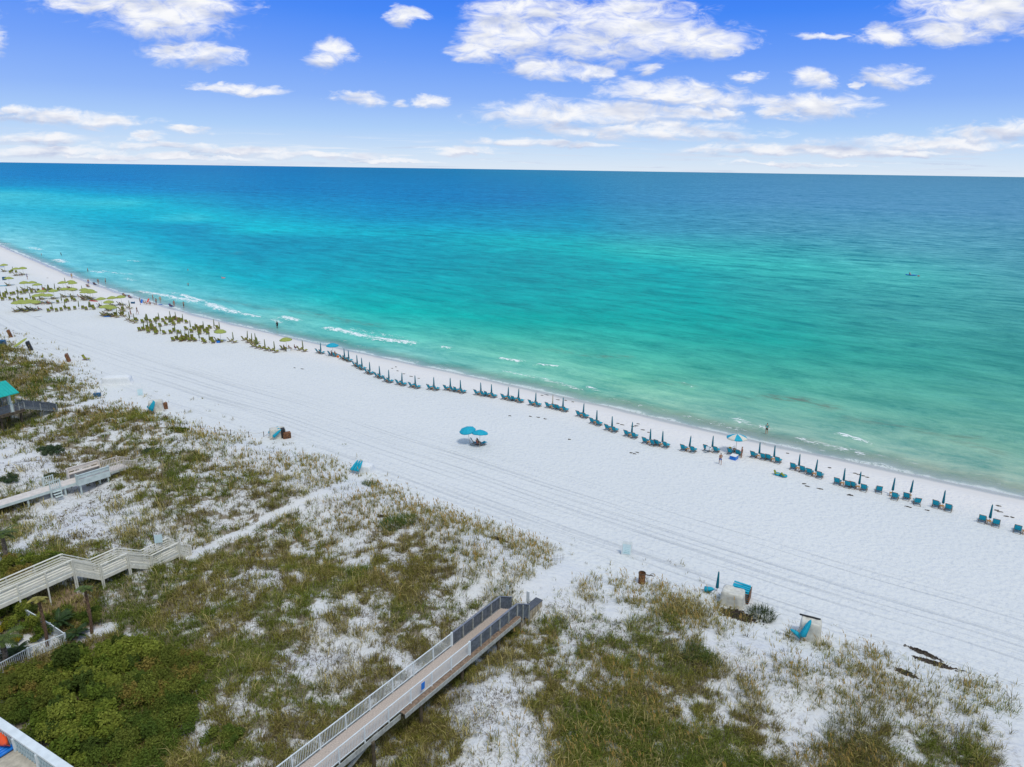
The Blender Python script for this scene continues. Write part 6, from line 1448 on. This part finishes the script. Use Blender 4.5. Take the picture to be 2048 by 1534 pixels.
kelp(1475, 1232, 2.4, 1.3, -.5, 'spread brown seaweed heap below the cream sheet', 2, 650, .15)
kelp(1845, 1306, 1.7, .34, -.75, 'upper dark driftwood streak at far right', 3, 330, .12); kelp(1868, 1327, 2.3, .42, -.5, 'lower dark driftwood streak at far right', 4, 420, .12)
kelp(1812, 1347, 1.2, .5, -.6, 'dark mossy hollow left of the driftwood streaks', 7, 240, .08); kelp(1402, 1330, .9, .5, 0, 'dark brown hollow between two tall green clumps', 5, 240, .1); kelp(765, 1033, .7, .3, 0, 'small brown seaweed bit by the large green clump', 6, 90)
WR = [(590, 736), (604, 738), (795, 742), (785, 737), (808, 748), (822, 753), (838, 757), (792, 734), (1085, 791), (1094, 790), (1117, 800), (1131, 801), (1146, 804), (1236, 847), (1245, 850), (1266, 853), (1273, 852), (1276, 848), (1285, 860), (1297, 865), (1262, 906), (1269, 908), (1274, 905), (1020, 832), (1060, 833), (1077, 835), (1139, 879), (1090, 838), (1576, 907), (1608, 968), (1615, 973), (1640, 978), (1700, 990), (1700, 991), (1710, 947), (1720, 950), (1726, 952), (1735, 955), (1660, 936), (1855, 1021), (1816, 1014), (1995, 1021), (2000, 1024), (2012, 1033), (2024, 1035), (1997, 1012), (90, 572), (75, 571), (95, 556)]
WR.sort()
for i, (px, py) in enumerate(WR): kelp(px, py, .35 + .35 * ((i * 37) % 5) / 5, .10, -.6 + .2 * (i % 3), 'small dark seaweed scrap on the sand, %s from the left' % ordw(i + 1), 40 + i, 12, .02, 'seaweed', 'seaweed_scrap')
for o in list(COL.objects):
    if o.name.startswith('seaweed_scrap'): o['group'] = 'seaweed scraps along the wrack line'
# sand fences
def sand_fence(pix, label, h=1.0, gap=.16, broken=.15):
    pts = [at(*p_) for p_ in pix]; r = empty('sand_fence', pts[0]); tag(r, label, 'sand fence'); m_ = MB(); w_ = MB()
    for a_, b_ in zip(pts[:-1], pts[1:]):
        n_ = int((b_ - a_).length / gap)
        for k_ in range(n_):
            q_ = a_.lerp(b_, k_ / n_); q_.z = gz(q_.x, q_.y); q_ = q_ - pts[0]
            if random.random() < broken: continue
            t_ = Vector((random.uniform(-.06, .06), random.uniform(-.06, .06), h * random.uniform(.8, 1.05))); m_.bar(q_ - Vector((0, 0, .1)), q_ + t_, .04, .012)
        for hh in (.3, .7): w_.bar(a_ - pts[0] + Vector((0, 0, h * hh)), b_ - pts[0] + Vector((0, 0, h * hh)), .012)
    m_.build('slats', MAT['fence_slat'], r); w_.build('wires', MAT['dark_timber'], r)
sand_fence([(655, 1341), (672, 1330), (690, 1312)], 'grey sand fence standing on bare sand left of the pink boardwalk', 1.4, .13)
sand_fence([(1105, 1122), (1118, 1121), (1130, 1118)], 'short sand fence near the steps path, right end', .7)
sand_fence([(845, 1056), (870, 1058), (890, 1056)], 'low sand fence in oats right of the dark clump', .5); sand_fence([(1000, 1095), (1030, 1097), (1080, 1118)], 'low sand fence below the brown seaweed heap', .5)
sand_fence([(225, 905), (260, 908), (300, 905)], 'old sand fence above the bench boardwalk', 1.0, .22)
for i, (px, py) in enumerate([(838, 1014), (844, 1016), (850, 1015), (847, 998)]):
    q = at(px, py); m_ = MB(); m_.tube([(0, 0, -.2), (.05 * (i - 1), .03, .55)], [.03, .02], 6); put(m_, 'old_stake', 'dark_timber', q, 0, 'small grey stake stub at the dune edge, ' + ['first', 'second', 'third', 'fourth'][i] + ' from left', 'stake')

# ================================================================== TERRACE CORNER (bottom left)
zc = 4.4; P0 = pt(0, 1436, zc); P1 = pt(144, 1534, zc); d = (P1 - P0); d.z = 0; d.normalize(); inn = Vector((d.y, -d.x, 0))
inn = inn if inn.y < 0 else -inn
O_ = P0 - d * 6; r = empty('terrace', (O_.x, O_.y, 0), math.atan2(d.y, d.x)); tag(r, 'tan terrace floor bounded by a thick white lattice parapet', 'terrace')
sg = -1; Lt = 20
b = MB(); b.box(0, Lt, -9, -.34, .5, 3.35); b.build('floor', MAT['deck_tan'], r)
b = MB(); b.box(0, Lt, -.34, -.0, .4, 4.25); b.build('parapet', MAT['white_paint'], r)
b = MB(); b.box(-.05, Lt, -.44, .06, 4.252, 4.4); b.build('coping', MAT['white_paint'], r, bevel=.02)
b = MB(); x_ = .2
while x_ < Lt - .3:
    b.bar((x_, -.375, 3.42), (x_ + .26, -.375, 4.18), .03, .05, (0, 1, 0)); b.bar((x_ + .26, -.41, 3.42), (x_, -.41, 4.18), .03, .05, (0, 1, 0)); x_ += .27
b.build('lattice', MAT['mirror_glass'], r)
for x_ in np.arange(1, Lt, 2.4): m_ = MB(); m_.box(x_ - .06, x_ + .06, -.5, -.345, 3.352, 4.25); m_.build('pilaster', MAT['white_paint'], r)
q = pt(14, 1474, 3.7); kk = empty('kayak', (q.x - .9, q.y + .25, 3.62), math.atan2(d.y, d.x)); 
h_ = bpy.data.objects.new('hull', KAY.data.copy()); COL.objects.link(h_); h_.parent = kk; h_.data.materials.clear(); h_.data.materials.append(MAT['orange_plastic']); kk.rotation_euler = (R(35), 0, math.atan2(d.y, d.x)); b = MB(); b.box(-.4, .4, -.18, .18, .20, .30); b.build('seat', MAT['cloth_black'], kk); tag(kk, 'orange kayak lying against the terrace parapet', 'kayak')
q = pt(4, 1490, 3.5); fl = MB(); 
for i in range(9): fl.tube([(-.9 + i * .22, -.7, .10), (-.9 + i * .22, .7, .10)], .10, 8)
put(fl, 'air_mattress', 'bright_blue', (q.x - .1, q.y, 3.40), math.atan2(d.y, d.x), 'bright blue ribbed air mattress on the terrace floor', 'air mattress', sm=True)
print('objects', len(bpy.data.objects))

# towels and a bag left on the chairs
q = at(1418, 905); tw = MB(); tw.add([(-.5, -.22, .98), (-.5, .22, .98), (-.08, .2, .36), (-.08, -.2, .36), (.5, -.2, .46), (.5, .2, .46), (-.53, -.22, .96), (-.53, .22, .96), (-.68, .2, .55), (-.68, -.2, .55)], [(0, 1, 2, 3), (3, 2, 5, 4), (0, 1, 7, 6), (6, 7, 8, 9)])
put(tw, 'towel', 'cloth_white', q, TOSEA, 'white towel draped on the pair just left of the striped parasol', 'towel')
q = at(1459, 906); bg = MB(); bg.lathe([(.0, .42), (.16, .44), (.20, .60), (.17, .82), (.08, .86), (0, .86)], 12); put(bg, 'bag', 'cloth_yellow', q, 0, 'yellow bag on the chair under the striped parasol', 'bag', sm=True)
for px, py, m_, lb in [(655, 712, 'cloth_white', 'white beach bag beside the turquoise parasol of the teal row'), (676, 715, 'cloth_orange', 'orange beach bag right of the turquoise parasol of the teal row')]:
    q = at(px, py); bg = MB(); bg.lathe([(.0, .0), (.20, .02), (.24, .2), (.20, .38), (0, .40)], 12); put(bg, 'bag', m_, q, 0, lb, 'bag', sm=True)
